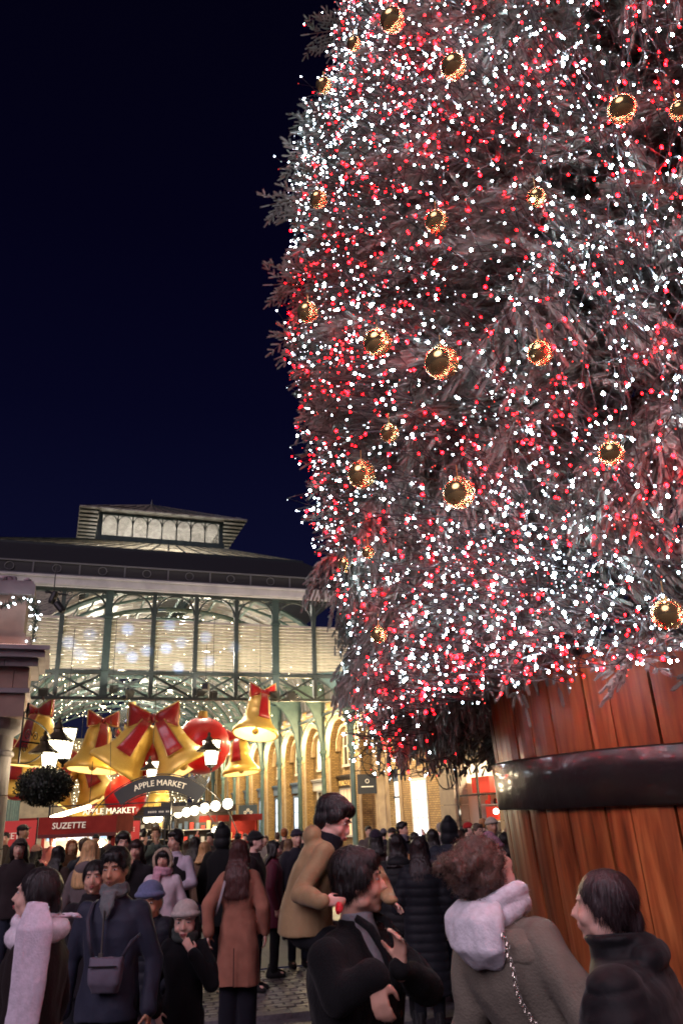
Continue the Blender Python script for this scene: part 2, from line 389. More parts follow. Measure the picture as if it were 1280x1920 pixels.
# posts, with little arched heads between them
for i, u in enumerate(posts):
    big = i in (4, 8)
    w_ = .15 if big else .085
    g = MB(); g.box(u-w_, u+w_, -.12, .10, 6.62 if big else 6.7, 11.06)
    if big: g.box(u-w_-.05, u+w_+.05, -.16, .14, 9.85, 9.95); g.box(u-w_-.05, u+w_+.05, -.16, .14, 7.62, 7.72)
    hb(g, 'post', M_trussg if not big else M_green)
    if i:
        ua, ub = posts[i-1], u; um, rr_ = (ua+ub)/2, (ub-ua)/2-.09
        g = MB(); g.tube([(um+rr_*math.cos(t*PI/14), -.02, 10.12+.80*math.sin(t*PI/14)) for t in range(15)], .045, 6)
        for sgn in (-1, 1): g.tube([(um+sgn*(rr_-.13+.1*math.cos(t*PI/5)), -.02, 10.83+.1*math.sin(t*PI/5)) for t in range(10)], .022, 5, closed=True)
        hb(g, 'arched_head', M_trussg)
        if u < -.2: continue
        ns = 15
        mb = MB(); L = ub-ua-.19; mb.add([(-L/2, -.02, -.062), (L/2, -.02, -.062), (L/2, -.035, -.05), (-L/2, -.035, -.05), (-L/2, .06, .062), (L/2, .06, .062), (L/2, .045, .074), (-L/2, .045, .074)],
               [(0, 1, 2, 3), (3, 2, 6, 7), (4, 7, 6, 5), (0, 4, 5, 1), (0, 3, 7, 4), (1, 5, 6, 2)])
        me = mb.mesh('louvre_slat', (M_slat,))
        for k in range(ns): inst('louvre_slat', me, hall, m4=Matrix.Translation((um, 0, 7.76+k*.1465)) @ Matrix.Rotation(random.uniform(-.06, .06), 4, 'X'))
# truss under the louvres
g = MB(); g.box(-6, 13.9, -.1, .1, 7.52, 7.63); g.box(-6, 13.9, -.16, .12, 7.632, 7.662); hb(g, 'top_chord', M_trussg)
g = MB(); g.box(-6, 13.9, -.12, .1, 6.50, 6.61); hb(g, 'bottom_chord', M_trussg)
g = MB(); g.box(-6, 13.9, -.1, .1, 10.93, 11.058); hb(g, 'head_beam', M_trussg)
tp = posts+[13.8]
for i in range(1, len(tp)):
    ua, ub = tp[i-1]+.08, tp[i]-.08
    for a, b, y in ((6.62, 7.51, -.035), (7.51, 6.62, .035)):
        g = MB(); g.bar((ua, y, a), (ub, y, b), .055, .09); hb(g, 'brace', M_trussg)
    if tp[i] not in (1.73, 8.95):
        g = MB(); g.box(tp[i]-.05, tp[i]+.05, -.09, .09, 6.612, 7.518); hb(g, 'truss_upright', M_trussg)

# big arched ribs of the iron roof, receding
M_rib = mat('sea_green_iron', (.085, .14, .135), .5, c2=(.06, .105, .105), scale=3)
def rib(w):
    g = MB(); n = 28; uc, ru, rz, zs = 5.1, 7.3, 4.6, 6.9
    outer = [(uc+ru*math.cos(t), w, zs+rz*math.sin(t)) for t in [PI*k/n for k in range(n+1)]]
    g.tube(outer, .12, 6); g.tube([(uc+(ru-.45)*math.cos(t), w, zs+(rz-.45)*math.sin(t)) for t in [PI*k/n for k in range(n+1)]], .07, 5)
    for k in range(0, n, 1):
        t0, t1 = PI*k/n, PI*(k+1)/n
        g.bar((uc+ru*math.cos(t0), w, zs+rz*math.sin(t0)), (uc+(ru-.45)*math.cos(t1), w, zs+(rz-.45)*math.sin(t1)), .05)
    hb(g, 'roof_rib', M_rib)
colw = [4*k for k in range(0, 11)]
for w in colw: rib(w+.5)
# purlins + ceiling glass (vaulted)
g = MB()
for k in range(1, 14):
    t = PI*k/14
    g.box(5.1+7.35*math.cos(t)-.04, 5.1+7.35*math.cos(t)+.04, .6, 43, 6.95+4.68*math.sin(t), 7.03+4.68*math.sin(t))
hb(g, 'purlins', M_rib)
M_ceil = mat('underside_of_roof_glazing', (.26, .25, .23), .3, c2=(.12, .13, .14), scale=1.6, detail=8, bump=.5, bscale=5, stretch=(2, .5, 1))
g = MB(); v = []; n = 28
for k in range(n+1):
    t = PI*k/n
    for w in (1.2, 43.5): v.append((5.1+7.5*math.cos(t), w, 6.95+4.95*math.sin(t)))
g.add(v, [(2*k, 2*k+2, 2*k+3, 2*k+1) for k in range(n) if k not in (13, 14)]); hb(g, 'vault_glazing', M_ceil, smooth=True)
g = MB()
for k in range(60):
    for j in range(24):
        t0, t1 = PI*(j+.1)/24, PI*(j+.9)/24
        if j in (11, 12): continue
        w = 1.5+k*.7
        g.bar((5.1+7.43*math.cos(t0), w, 6.95+4.88*math.sin(t0)), (5.1+7.43*math.cos(t1), w, 6.95+4.88*math.sin(t1)), .04, .04)
hb(g, 'ceiling_bars', M_white, kind='stuff')
# iron columns with flaring brackets: hall aisle + colonnade in front of the brick building
def column(u, w, z0=0, brk=True):
    g = MB(); g.lathe([(.19, 0), (.19, .35), (.15, .42), (.125, .5), (.105, 4.25), (.13, 4.28), (.13, 4.34), (.11, 4.38), (.17, 4.55), (.19, 4.6), (.19, 4.7)], 14, Matrix.Translation((u, w, z0)), cap=True)
    hb(g, 'column', M_rib, smooth=False)
    if not brk: return
    g = MB()      # spandrel bracket towards the hall centre: a curved plate
    n = 12
    for sgn, zc in ((1, 0),):
        pin = [(u-.1-1.9*(1-math.cos(k/n*PI/2)), 4.7+3.0*math.sin(k/n*PI/2)) for k in range(n+1)]
        pout = [(u+.13, 4.7+(3.2)*k/n) for k in range(n+1)]
        v = []
        for (a, z) in pin: v += [(a, w-.06, z), (a, w+.06, z)]
        for (a, z) in pout: v += [(a, w-.06, z), (a, w+.06, z)]
        m_ = 2*(n+1); f = []
        for k in range(n):
            f += [(2*k, 2*k+2, m_+2*k+2, m_+2*k), (2*k+1, m_+2*k+1, m_+2*k+3, 2*k+3), (2*k, 2*k+1, 2*k+3, 2*k+2), (m_+2*k, m_+2*k+2, m_+2*k+3, m_+2*k+1)]
        g.add(v, f)
        g.tube([(a, w, z) for a, z in pin], .055, 6)
    hb(g, 'bracket', M_rib)
    g = MB()      # longitudinal arches to the next column with ring in the spandrel
    for s in (-1, 1):
        g.tube([(u, w+s*(.1+1.85*(1-math.cos(k/10*PI/2))), 4.7+1.55*math.sin(k/10*PI/2)) for k in range(11)], .05, 6)
        g.tube([(u, w+s*.42+.16*math.cos(t*PI/6), 5.95+.30*math.sin(t*PI/6)) for t in range(12)], .03, 5, closed=True)
    g.box(u-.05, u+.05, w-1.98, w+1.98, 6.32, 6.46); hb(g, 'arcade_arch', M_rib)
for w in colw: column(12.4, w)
for w in colw: column(-2.2, w)
g = MB(); g.box(12.3, 12.5, .2, 44, 7.9, 8.1); hb(g, 'wall_plate', M_rib)
# gallery panels behind the brackets
for k in range(10):
    g = MB(); w0 = .4+4*k; g.box(12.78, 12.84, w0+.3, w0+3.3, 6.9, 8.3); g.box(12.74, 12.88, w0+.2, w0+3.4, 6.75, 6.88); hb(g, 'clerestory_panel', M_white)

# far end of the hall: dim wall with lit openings
M_far = mat('pale_render_wall', (.42, .34, .22), .8, c2=(.3, .25, .17), scale=2)
g = MB(); g.box(-2.4, 12.3, 43.8, 44.1, 0, 9); hb(g, 'end_wall', M_far)

# ------------------------------------------------------------------ brick building on the right
def brick_mat():
    m = bpy.data.materials.new('yellow_stock_brick'); m.use_nodes = True; n = m.node_tree.nodes; l = m.node_tree.links; b = n['Principled BSDF']
    tc = n.new('ShaderNodeTexCoord'); sp = n.new('ShaderNodeSeparateXYZ'); cb = n.new('ShaderNodeCombineXYZ'); ad = n.new('ShaderNodeMath')
    l.new(tc.outputs['Object'], sp.inputs[0]); l.new(sp.outputs[0], ad.inputs[0]); l.new(sp.outputs[1], ad.inputs[1]); l.new(ad.outputs[0], cb.inputs[0]); l.new(sp.outputs[2], cb.inputs[1])
    br = n.new('ShaderNodeTexBrick'); l.new(cb.outputs[0], br.inputs['Vector']); br.inputs['Scale'].default_value = 1
    br.inputs['Brick Width'].default_value = .23; br.inputs['Row Height'].default_value = .078; br.inputs['Mortar Size'].default_value = .010
    br.inputs['Color1'].default_value = (.48, .31, .12, 1); br.inputs['Color2'].default_value = (.34, .205, .08, 1); br.inputs['Mortar'].default_value = (.13, .09, .05, 1)
    nz = n.new('ShaderNodeTexNoise'); nz.inputs['Scale'].default_value = 2.5; nz.inputs['Detail'].default_value = 6; l.new(tc.outputs['Object'], nz.inputs['Vector'])
    mx = n.new('ShaderNodeMixRGB'); mx.blend_type = 'MULTIPLY'; mx.inputs[0].default_value = .6; l.new(br.outputs['Color'], mx.inputs[1])
    rp = n.new('ShaderNodeValToRGB'); rp.color_ramp.elements[0].position = .3; rp.color_ramp.elements[0].color = (.55, .52, .5, 1); rp.color_ramp.elements[1].position = .7
    l.new(nz.outputs['Fac'], rp.inputs[0]); l.new(rp.outputs[0], mx.inputs[2]); l.new(mx.outputs[0], b.inputs['Base Color']); b.inputs['Roughness'].default_value = .85
    bp = n.new('ShaderNodeBump'); bp.inputs['Strength'].default_value = .8; bp.inputs['Distance'].default_value = .012; bp.invert = True; l.new(br.outputs['Fac'], bp.inputs['Height']); l.new(bp.outputs[0], b.inputs['Normal'])
    return m
M_brick = brick_mat()
M_stone = mat('buff_stone', (.40, .29, .16), .75, c2=(.30, .21, .12), scale=3, bump=.2)
M_paint = mat('white_window_joinery', (.62, .58, .50), .5)
M_blue = mat('grey_blue_shopfront', (.10, .15, .22), .5)
M_brown = mat('dark_brown_shopfront', (.035, .022, .016), .45)
M_litw = mat('lit_window_white', (.5, .5, .5), .3, emit=(1.0, .93, .80), es=2.1, c2=(.3, .3, .3), scale=2)
M_litb = mat('lit_window_cool', (.5, .5, .5), .3, emit=(.86, .93, 1.0), es=2.0)
M_lito = mat('lit_window_amber', (.5, .4, .3), .3, emit=(1.0, .62, .30), es=.9)
M_darkg = mat('dark_window_glass', (.05, .045, .04), .08, spec=.8)
bld = empty('brick_arcade_building'); bld.matrix_world = HM
tag(bld, 'yellow brick arcade building with arched windows and lit shopfronts right of the hall', 'building')
U1 = 13.1
def bb(mb, name, m, **k): return mb.build(name, m, bld, **k)
ac = [-.6+4.1*k for k in range(0, 11)]
# front skin with true arched recesses
g = MB(); top = 8.6; RA = 1.42; zs = 4.72
def wallq(w0, w1, z0, z1, u=U1): g.add([(u, w0, z0), (u, w1, z0), (u, w1, z1), (u, w0, z1)], [(0, 1, 2, 3)])
prev = -2.9+.85
for c in ac:
    wallq(prev, c-RA, 0, top)
    n = 14; pts = [(c-RA*math.cos(PI*k/n), zs+RA*math.sin(PI*k/n)) for k in range(n+1)]
    v = []
    for (w, z) in pts: v += [(U1, w, z), (U1, w, top), (U1+.42, w, z)]
    f = []
    for k in range(n): f += [(3*k, 3*k+3, 3*k+4, 3*k+1), (3*k, 3*k+2, 3*k+5, 3*k+3)]
    g.add(v, f)
    for s in (-1, 1): g.add([(U1, c+s*RA, 0), (U1+.42, c+s*RA, 0), (U1+.42, c+s*RA, zs), (U1, c+s*RA, zs)], [(0, 1, 2, 3)])
    wallq(c-RA, c+RA, 0, zs+RA, U1+.42)
    prev = c+RA
wallq(prev, 44, 0, top)
bb(g, 'brick_wall', M_brick)
for c in ac:           # arch ring, impost blocks, pier faces
    g = MB(); n = 14
    for (ra, rb, x0, x1) in ((RA+.02, RA+.22, U1-.05, U1-.004), (RA-.34, RA-.18, U1+.2, U1+.418)):
        v = []
        for k in range(n+1):
            ct, st = math.cos(PI*k/n), math.sin(PI*k/n)
            v += [(x0, c-ra*ct, zs+ra*st), (x0, c-rb*ct, zs+rb*st), (x1, c-ra*ct, zs+ra*st), (x1, c-rb*ct, zs+rb*st)]
        f = []
        for k in range(n):
            a = 4*k; f += [(a, a+4, a+5, a+1), (a, a+2, a+6, a+4), (a+1, a+5, a+7, a+3)]
        g.add(v, f)
    bb(g, 'arch_moulding', M_stone)
    for s in (-1, 1):
        g = MB(); w = c+s*(RA+.12); g.box(U1-.09, U1-.006, w-.2, w+.2, zs-.22, zs-.01); g.box(U1-.05, U1-.006, w-.15, w+.15, 0, zs-.225); bb(g, 'pilaster', M_stone)
    # arched upper sash window
    g = MB(); ww, z0, z1 = .56, 4.05, 5.15; x = U1+.40
    arc = [(c-ww*math.cos(PI*k/10), z1+ww*math.sin(PI*k/10)) for k in range(11)]
    g.tube([(x, c-ww, z0)]+[(x, a, z) for a, z in arc]+[(x, c+ww, z0)], .05, 4)
    g.box(x-.04, x, c-ww, c+ww, 4.86, 4.92); g.box(x-.035, x, c-.02, c+.02, z0, z1+ww); g.box(x-.08, x, c-ww-.1, c+ww+.1, z0-.12, z0)
    fo = bb(g, 'window_frame', M_paint)
    g = MB(); v = [(x+.005, c-ww, z0), (x+.005, c+ww, z0)]+[(x+.005, a, z) for a, z in reversed(arc)]; g.add(v, [tuple(range(len(v)))])
    pn = g.build('pane', M_litw if ac.index(c) in (1, 2, 4, 6) and ac.index(c) != 1 else M_darkg, fo)
# ground-floor shopfronts in the arches
def sash(c, w, z0, z1, m_fr, m_gl, nx=3, nz=3, x=U1+.36, trans=None):
    g = MB(); g.box(x-.03, x+.05, c-w-.09, c-w, z0-.1, z1+.12); g.box(x-.03, x+.05, c+w, c+w+.09, z0-.1, z1+.12)
    g.box(x-.03, x+.05, c-w, c+w, z1, z1+.12); g.box(x-.05, x+.05, c-w, c+w, z0-.1, z0)
    for i in range(1, nx): g.box(x, x+.03, c-w+2*w*i/nx-.014, c-w+2*w*i/nx+.014, z0, z1)
    for i in range(1, nz): g.box(x-.004, x+.034, c-w, c+w, z0+(z1-z0)*i/nz-.016, z0+(z1-z0)*i/nz+.016)
    fo = bb(g, 'shop_window', m_fr)
    g = MB(); g.box(x+.035, x+.045, c-w, c+w, z0, z1); g.build('pane', m_gl, fo); return fo
for k, c in enumerate(ac):
    if k == 0: continue
    mf = (M_brown, M_paint, M_blue, M_blue)[k-1] if k < 5 else M_blue
    g = MB(); x = U1+.30
    g.box(x-.06, x+.08, c-1.3, c+1.3, 3.42, 3.5); g.box(x-.1, x+.08, c-1.34, c+1.34, 3.502, 3.56); g.box(x, x+.08, c-1.28, c+1.28, 2.98, 3.415)
    bb(g, 'shop_fascia', mf)
    if k == 1: sash(c, 1.15, .9, 2.9, M_paint, M_lito, 5, 2)
    elif k == 2: sash(c-.2, .8, .3, 2.9, M_paint, M_darkg, 3, 1)
    else: sash(c+.35, .62, .4, 2.75, M_blue, M_litb, 3, 3); sash(c-.75, .32, .3, 2.75, M_blue, M_litb, 1, 1)
v, f = text_geo('PUNCH & JUDY', .34, .02)
M_gold = mat('gold_lettering', (.75, .5, .18), .4, emit=(1, .7, .3), es=.15)
Mt = Matrix.Translation((U1+.285, ac[1]-.05, 3.19)) @ Matrix.Rotation(R(-90), 4, 'Z') @ Matrix.Rotation(R(90), 4, 'X')
g = MB(); g.add(v, f, Mt); bb(g, 'lettering', M_gold)
# nearer half: doors, brick bay with sash window, stone pier, big lit shop window
g = MB(); wallq(-7.05, -3.35, 0, top); bb(g, 'brick_wall', M_brick)
g = MB(); g.box(U1-.05, U1+.6, -3.6, -3.35, 0, 4.2); g.box(U1-.05, U1+.5, -1.15, -.95+.1, 0, 4.2); bb(g, 'pilaster', M_stone)
g = MB(); wallq(-3.35, -.6+0, 3.45, top); bb(g, 'brick_wall', M_brick)
g = MB(); x = U1+.3
g.box(x, x+.1, -3.35, -1.15, 3.0, 3.45); g.box(x-.08, x+.1, -3.35, -1.15, 3.452, 3.52)
for w in (-3.35, -2.62, -1.9, -1.2): g.box(x, x+.09, w, w+.09, 0, 3.0)
g.box(x, x+.09, -3.26, -1.2, 2.35, 2.43); g.box(x+.002, x+.088, -3.26, -1.2, .0, .35); bb(g, 'door_frame', M_blue)
g = MB(); g.box(x+.05, x+.06, -3.26, -1.15, .35, 2.99); bb(g, 'door_glass', M_litw)
g = MB(); x = U1-.03; c0, c1, z0, z1 = -5.75, -4.5, .95, 2.9
g.box(x, x+.06, c0-.09, c0, z0-.1, z1+.1); g.box(x, x+.06, c1, c1+.09, z0-.1, z1+.1); g.box(x, x+.06, c0, c1, z1, z1+.1); g.box(x-.06, x+.06, c0-.12, c1+.12, z0-.18, z0-.1)
for i in (1, 2): g.box(x+.01, x+.04, c0+(c1-c0)*i/3-.018, c0+(c1-c0)*i/3+.018, z0, z1)
for i in (1, 2): g.box(x+.008, x+.042, c0, c1, z0+(z1-z0)*i/3-.02, z0+(z1-z0)*i/3+.02)
fo = bb(g, 'window_frame', M_paint); g = MB(); g.box(x+.02, x+.028, c0, c1, z0, z1); g.build('pane', M_litw, fo)
g = MB(); g.box(x, x+.05, c0-.12, c1+.12, z1+.1, z1+.42); bb(g, 'window_lintel', M_stone)
M_render = mat('brown_stone_pier', (.26, .20, .14), .8, c2=(.2, .155, .11), scale=3, bump=.2)  # stone of a darker brown than the buff stone
for k in range(9):
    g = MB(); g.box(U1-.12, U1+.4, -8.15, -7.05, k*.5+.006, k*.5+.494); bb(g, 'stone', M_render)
    g = MB(); g.box(U1-.12, U1+.4, -13.2, -11.0, k*.5+.006, k*.5+.494); bb(g, 'stone', M_stone)
g = MB(); wallq(-13.2, -7.05, 4.5, top, U1-.1); bb(g, 'brick_wall', M_brick)
g = MB(); g.box(U1-.1, U1+.3, -11, -8.15, 3.3, 4.5); g.box(U1-.1, U1+.3, -11, -8.15, 0, .5); bb(g, 'shop_surround', M_stone, kind='stuff')
# the lit gift shop: a real shallow room behind glass
g = MB(); x = U1
for w in (-8.2, -9.6, -11.02): g.box(x-.02, x+.05, w, w+.05, .5, 3.3)
g.box(x-.015, x+.045, -11, -8.2, 2.25, 2.30); bb(g, 'shop_window_bars', M_darkg)
M_room = mat('shop_interior_cream', (.75, .68, .55), .7)
M_redshop = mat('red_display', (.75, .05, .03), .5, emit=(1, .08, .04), es=.25)
g = MB(); g.box(x+1.6, x+1.65, -11.4, -7.8, .1, 3.6); g.box(x+.3, x+1.6, -11.4, -11.35, .1, 3.6); g.box(x+.3, x+1.6, -7.85, -7.8, .1, 3.6); g.box(x+.3, x+1.65, -11.4, -7.8, 3.6, 3.65); g.box(x+.3, x+1.6, -11.35, -7.85, .1, .15); bb(g, 'shop_room', M_room)
g = MB(); g.box(x+.5, x+1.5, -9.5, -8.3, 2.35, 2.85); g.box(x+.9, x+1.2, -9.3, -8.4, 1.5, 1.9); bb(g, 'red_display_panel', M_redshop)
for z in (.95, 1.42, 1.95):
    g = MB(); g.box(x+.85, x+1.5, -11.2, -8.1, z, z+.03); sh = bb(g, 'shelf', M_paint)
    for i in range(16):
        w = -11.1+i*.19; hh = random.uniform(.12, .3); g = MB(); g.lathe([(.05, 0), (.07, hh*.3), (.05, hh*.8), (.02, hh)], 8, Matrix.Translation((x+1.05, w, z+.03)), cap=True)
        g.build('ware', random.choice([M_redshop, M_gold, M_paint, M_brown]), sh)
lamp('POINT', (x+.9, -9.6, 3.3), 170, (1, .84, .6), .12, bld, 'shop_lamp')
g = MB(); g.ball((x+.7, -9.4, 1.75), .09); bb(g, 'shop_globe', mat('shop_lamp_glow', (1, 1, 1), emit=(1, .9, .7), es=14))
# ------------------------------------------------------------------ stone portico on the left
M_lst = mat('pale_portland_stone', (.34, .295, .30), .75, c2=(.26, .22, .225), scale=2.2, bump=.25, bscale=20)
M_lst2 = mat('warm_portland_stone', (.40, .26, .20), .75, c2=(.30, .2, .16), scale=3, bump=.25, bscale=20)
port = empty('stone_portico'); port.matrix_world = Matrix.Translation(at(45, 1300, 12.3).to_2d().to_3d()) @ Matrix.Rotation(R(20.5), 4, 'Z') @ Matrix.Scale(.925, 4, (0, 0, 1))
tag(port, 'stone portico corner with round column, carved blocks and lit cornice at the left', 'portico')
ZC = 3.42                       # top of round shaft
g = MB(); cx, cyy = -.55, .55
zz = [0, .9, 1.75, 2.52, 3.1]
for i in range(4):
    g = MB(); r0, r1 = .50-.012*i, .495-.012*i
    g.lathe([(r0, zz[i]+.012), (r1, zz[i+1]-.004)], 32, Matrix.Translation((cx, cyy, 0)), cap=True)
    g.build('column_drum', M_lst, port, smooth=False)
g = MB(); g.lathe([(.455, 3.09), (.49, 3.12), (.49, 3.17), (.46, 3.2), (.46, 3.42)], 32, Matrix.Translation((cx, cyy, 0)), cap=True); g.build('column_neck', M_lst, port)
g = MB(); g.lathe([(.46, 3.421), (.56, 3.50), (.58, 3.56), (.58, 3.66)], 32, Matrix.Translation((cx, cyy, 0)), cap=True); g.build('capital', M_lst, port)
# stacked blocks over the column, stepping forward
def blocks(z0, z1, x1, y0, y1, splits, m):
    xs = [-4.5]+splits+[x1]
    for a, b in zip(xs[:-1], xs[1:]):
        g = MB(); g.box(a+.004, b-.004, y0, y1, z0+.004, z1-.004); g.build('stone', m, port)
blocks(3.66, 4.02, .03, -.02, 1.1, [-1.9, -.42], M_lst2)
blocks(4.02, 4.10, .08, -.07, 1.15, [-2.2], M_lst)
blocks(4.10, 4.42, .05, -.04, 1.12, [-1.4, -.16], M_lst2)
blocks(4.42, 4.55, .16, -.15, 1.2, [-1.8, -.3], M_lst)
g = MB(); g.box(-4.5, .24, -.25, 1.3, 4.552, 4.66); g.box(-4.5, .30, -.31, 1.36, 4.662, 4.73); g.build('cornice', M_lst, port)
# pedestal / attic above the cornice
g = MB(); g.box(-4.5, .02, -.02, 1.1, 4.734, 4.92); g.build('attic_plinth', M_lst2, port)
g = MB(); g.box(-4.5, -.10, .06, 1.0, 4.924, 5.62); g.box(-4.5, -.07, .03, 1.03, 4.924, 4.99); g.build('attic_block', M_lst2, port)
g = MB(); g.box(-4.5, 0, -.04, 1.1, 5.624, 5.80); g.box(-4.5, -.03, 0, 1.06, 5.802, 5.86); g.build('attic_coping', M_lst, port)
# pink-lit strip lamp on the ledge
M_strip = mat('ledge_lamp_glow', (1, .8, .7), emit=(1.0, .55, .45), es=2.6)
g = MB(); g.box(-4.4, -.02, -.16, -.12, 4.735, 4.765); g.build('ledge_lamp', M_strip, port)

# garland with white lights round the attic
M_fir = mat('dark_fir_green', (.028, .05, .034), .75, c2=(.05, .075, .05), scale=8)
M_fir_frost = mat('frosty_fir_green', (.10, .13, .11), .8, c2=(.06, .09, .07), scale=8)
M_ledw = mat('white_led', (1, 1, 1), emit=(.82, .92, 1.0), es=16)
def garland(pts, r, name_lab, mtx, parent_group=None):
    root = empty('garland'); root.matrix_world = mtx; tag(root, name_lab, 'garland')
    g = MB(); b = MB(); rg = random.Random(3)
    for i in range(len(pts)-1):
        p, q = Vector(pts[i]), Vector(pts[i+1]); L = (q-p).length; n = int(L*230)
        for k in range(n):
            c = p.lerp(q, rg.random()); d = Vector((rg.gauss(0, 1), rg.gauss(0, 1), rg.gauss(0, 1))).normalized()
            t = d.orthogonal().normalized()*.008; e_ = c+d*r*rg.uniform(.6, 1.25)
            g.add([c-t, c+t, e_+t*.4, e_-t*.4], [(0, 1, 2, 3)])
            if k % 11 == 0: b.ball(tuple(c+d*r*.95), .014, 6, 4)
    g.build('fir_needles', M_fir, root, kind='stuff'); b.build('led_bulb', M_ledw, root, kind='stuff'); return root
PM = port.matrix_world.copy()
garland([(-1.6, -.1, 5.05), (-1.2, -.12, 4.98), (-.8, -.14, 5.14), (-.45, -.14, 5.36), (-.15, -.12, 5.52), (-.02, -.1, 5.5)], .085, 'fir garland with white lights swagged across the stone attic', PM)
garland([(.0, -.06, 5.52), (.06, -.05, 5.3), (.05, -.05, 5.05), (.04, -.05, 4.82)], .10, 'fir garland drop with white lights hanging at the attic corner', PM)
# snowy foliage on the coping
g = MB(); rg = random.Random(5)
M_snow = mat('frosted_white_foliage', (.5, .42, .44), .9, c2=(.35, .28, .31), scale=9)
for k in range(70):
    c = (rg.uniform(-2.2, -.08), rg.uniform(0, .3), 5.87+rg.uniform(0, .09)); g.ball(c, (rg.uniform(.03, .075), rg.uniform(.03, .06), rg.uniform(.02, .05)), 7, 5)
o = g.build('frosted_foliage', M_snow, None, smooth=True); o.matrix_world = PM
tag(o, 'frosted pale foliage lying along the top of the stone portico', 'foliage', kind='stuff')

# lanterns
M_blackiron = mat('black_iron', (.012, .012, .014), .45)
M_bronze = mat('dark_bronze_lantern', (.10, .08, .05), .4, metal=.6)
M_lglass = mat('glowing_lantern_glass', (1, 1, 1), emit=(1.0, .87, .58), es=8)
def lantern(loc, s, label, power, hang=1.2):
    root = empty('lantern', loc); tag(root, label, 'lantern')
    g = MB(); rt = .23*s; rb = .135*s; h = .58*s      # hexagonal glass body tapering down
    N = 6
    top = [(rt*math.cos(2*PI*k/N), rt*math.sin(2*PI*k/N), 0) for k in range(N)]; bot = [(rb*math.cos(2*PI*k/N), rb*math.sin(2*PI*k/N), -h) for k in range(N)]
    for k in range(N):
        g.bar(top[k], bot[k], .016*s); g.bar(top[k], top[(k+1) % N], .03*s); g.bar(bot[k], bot[(k+1) % N], .025*s)
    g.build('frame', M_blackiron, root)
    g = MB(); g.lathe([(rt*1.28, 0), (rt*1.3, .03*s), (rt*.85, .10*s), (rt*.45, .19*s), (rt*.36, .24*s), (rt*.46, .26*s), (rt*.28, .32*s), (.03*s, .37*s), (.045*s, .41*s), (.01*s, .46*s)], N*2, cap=False); g.build('roof', M_bronze, root)
    for k in range(N):
        a, b, c, d = [Vector(p)*.97 for p in (top[k], top[(k+1) % N], bot[(k+1) % N], bot[k])]
        pg = MB(); pg.add([a, b, c, d], [(0, 1, 2, 3)]); pg.build('lantern_pane', M_lglass, root)
    g = MB(); g.lathe([(rb, -h), (rb*.5, -h-.05*s), (.02*s, -h-.09*s), (.035*s, -h-.12*s), (.005, -h-.15*s)], 8); g.build('finial', M_blackiron, root)
    if hang: g = MB(); g.tube([(0, 0, .44*s), (0, 0, .6*s+hang)], .008, 5); g.build('hanging_rod', M_blackiron, root)
    lamp('POINT', (0, 0, -h*.5-.0), power, (1, .8, .5), rt*1.2, root, 'lantern_lamp')
    root.children[-1].location = (0, -rt*1.6, -h*.5)
    return root
lantern(at(124, 1366, 16.5), 1.0, 'large glowing lantern hanging near the left column, higher of the two', 120, 1.4)
lantern(at(97, 1388, 12.9), .72, 'small glowing lantern on the scrolled bracket above the clipped bush', 45, 0)
lantern(at(397, 1388, 25), 1.25, 'glowing hexagonal lantern hanging in front of the big red bauble', 120, 3.2)
lantern(at(286, 1428, 27), .95, 'glowing lantern hanging just above the arched market sign', 90, 3.2)
# scrolled iron bracket on the column
root = empty('wall_bracket'); q0 = at(38, 1390, 12.3); q1 = at(97, 1376, 12.9)
tag(root, 'black scrolled iron bracket fixed to the stone column', 'bracket')
g = MB(); dirv = (q1-q0); dirv.z = 0; L = dirv.length; dirv.normalize()
def bp_(x, z): return q0+dirv*x+Vector((0, 0, z))
g.tube([bp_(0, 0), bp_(L, 0)], .013, 6); g.tube([bp_(.02, -.3), bp_(.02, .42)], .014, 6)
g.tube([bp_(.02+L*.98*math.sin(t/10*PI/2), .33*math.cos(t/10*PI/2)) for t in range(11)], .012, 6)
g.tube([bp_(.02+L*.8*math.sin(t/10*PI/2), -.3+.3*(1-math.cos(t/10*PI/2))) for t in range(11)], .010, 6)
for (x, z, r_, sg) in ((.16, .1, .09, 1), (.34, .09, .075, -1), (.12, -.09, .07, 1), (.5, .06, .05, 1)):
    g.tube([bp_(x+sg*r_*(1-t/26)*math.cos(t*.42), z+r_*(1-t/26)*math.sin(t*.42)) for t in range(24)], .007, 5)
g.build('scrollwork', M_blackiron, root)
g = MB(); g.add([bp_(.10, .36), bp_(.16, .42), bp_(.10, .56), bp_(.04, .42)], [(0, 1, 2, 3)]); g.tube([bp_(.1, .34), bp_(.1, .55)], .015, 5); g.build('spear_finial', M_blackiron, root)
# clipped bush hanging below
bc = at(84, 1474, 12.5)
root = empty('hanging_bush', bc); tag(root, 'dark clipped bush hanging beneath the small lantern beside the left column', 'hanging plant')
g = MB(); rg = random.Random(9)
for k in range(5200):
    d = Vector((rg.gauss(0, 1), rg.gauss(0, 1), rg.gauss(0, 1))).normalized(); rr_ = rg.uniform(.75, 1.04)
    n_ = 1+.08*mnoise.noise(d*3)
    c = Vector((d.x*.40*rr_*n_, d.y*.36*rr_*n_, d.z*.265*rr_*n_)); a = Vector((rg.gauss(0, 1), rg.gauss(0, 1), rg.gauss(0, 1))).normalized(); b_ = d.cross(a).normalized()*.013; a = (d*.5+a*.7).normalized()*.03
    g.add([c-b_, c+b_, c+b_*.3+a, c-b_*.3+a], [(0, 1, 2, 3)])
g.build('leaves', mat('dark_box_leaves', (.014, .020, .010), .6, c2=(.025, .034, .016), scale=9), root, kind='stuff')
g = MB(); g.ball((0, 0, 0), (.33, .3, .22), 14, 8); g.build('inner_twigs', M_blackiron, root)
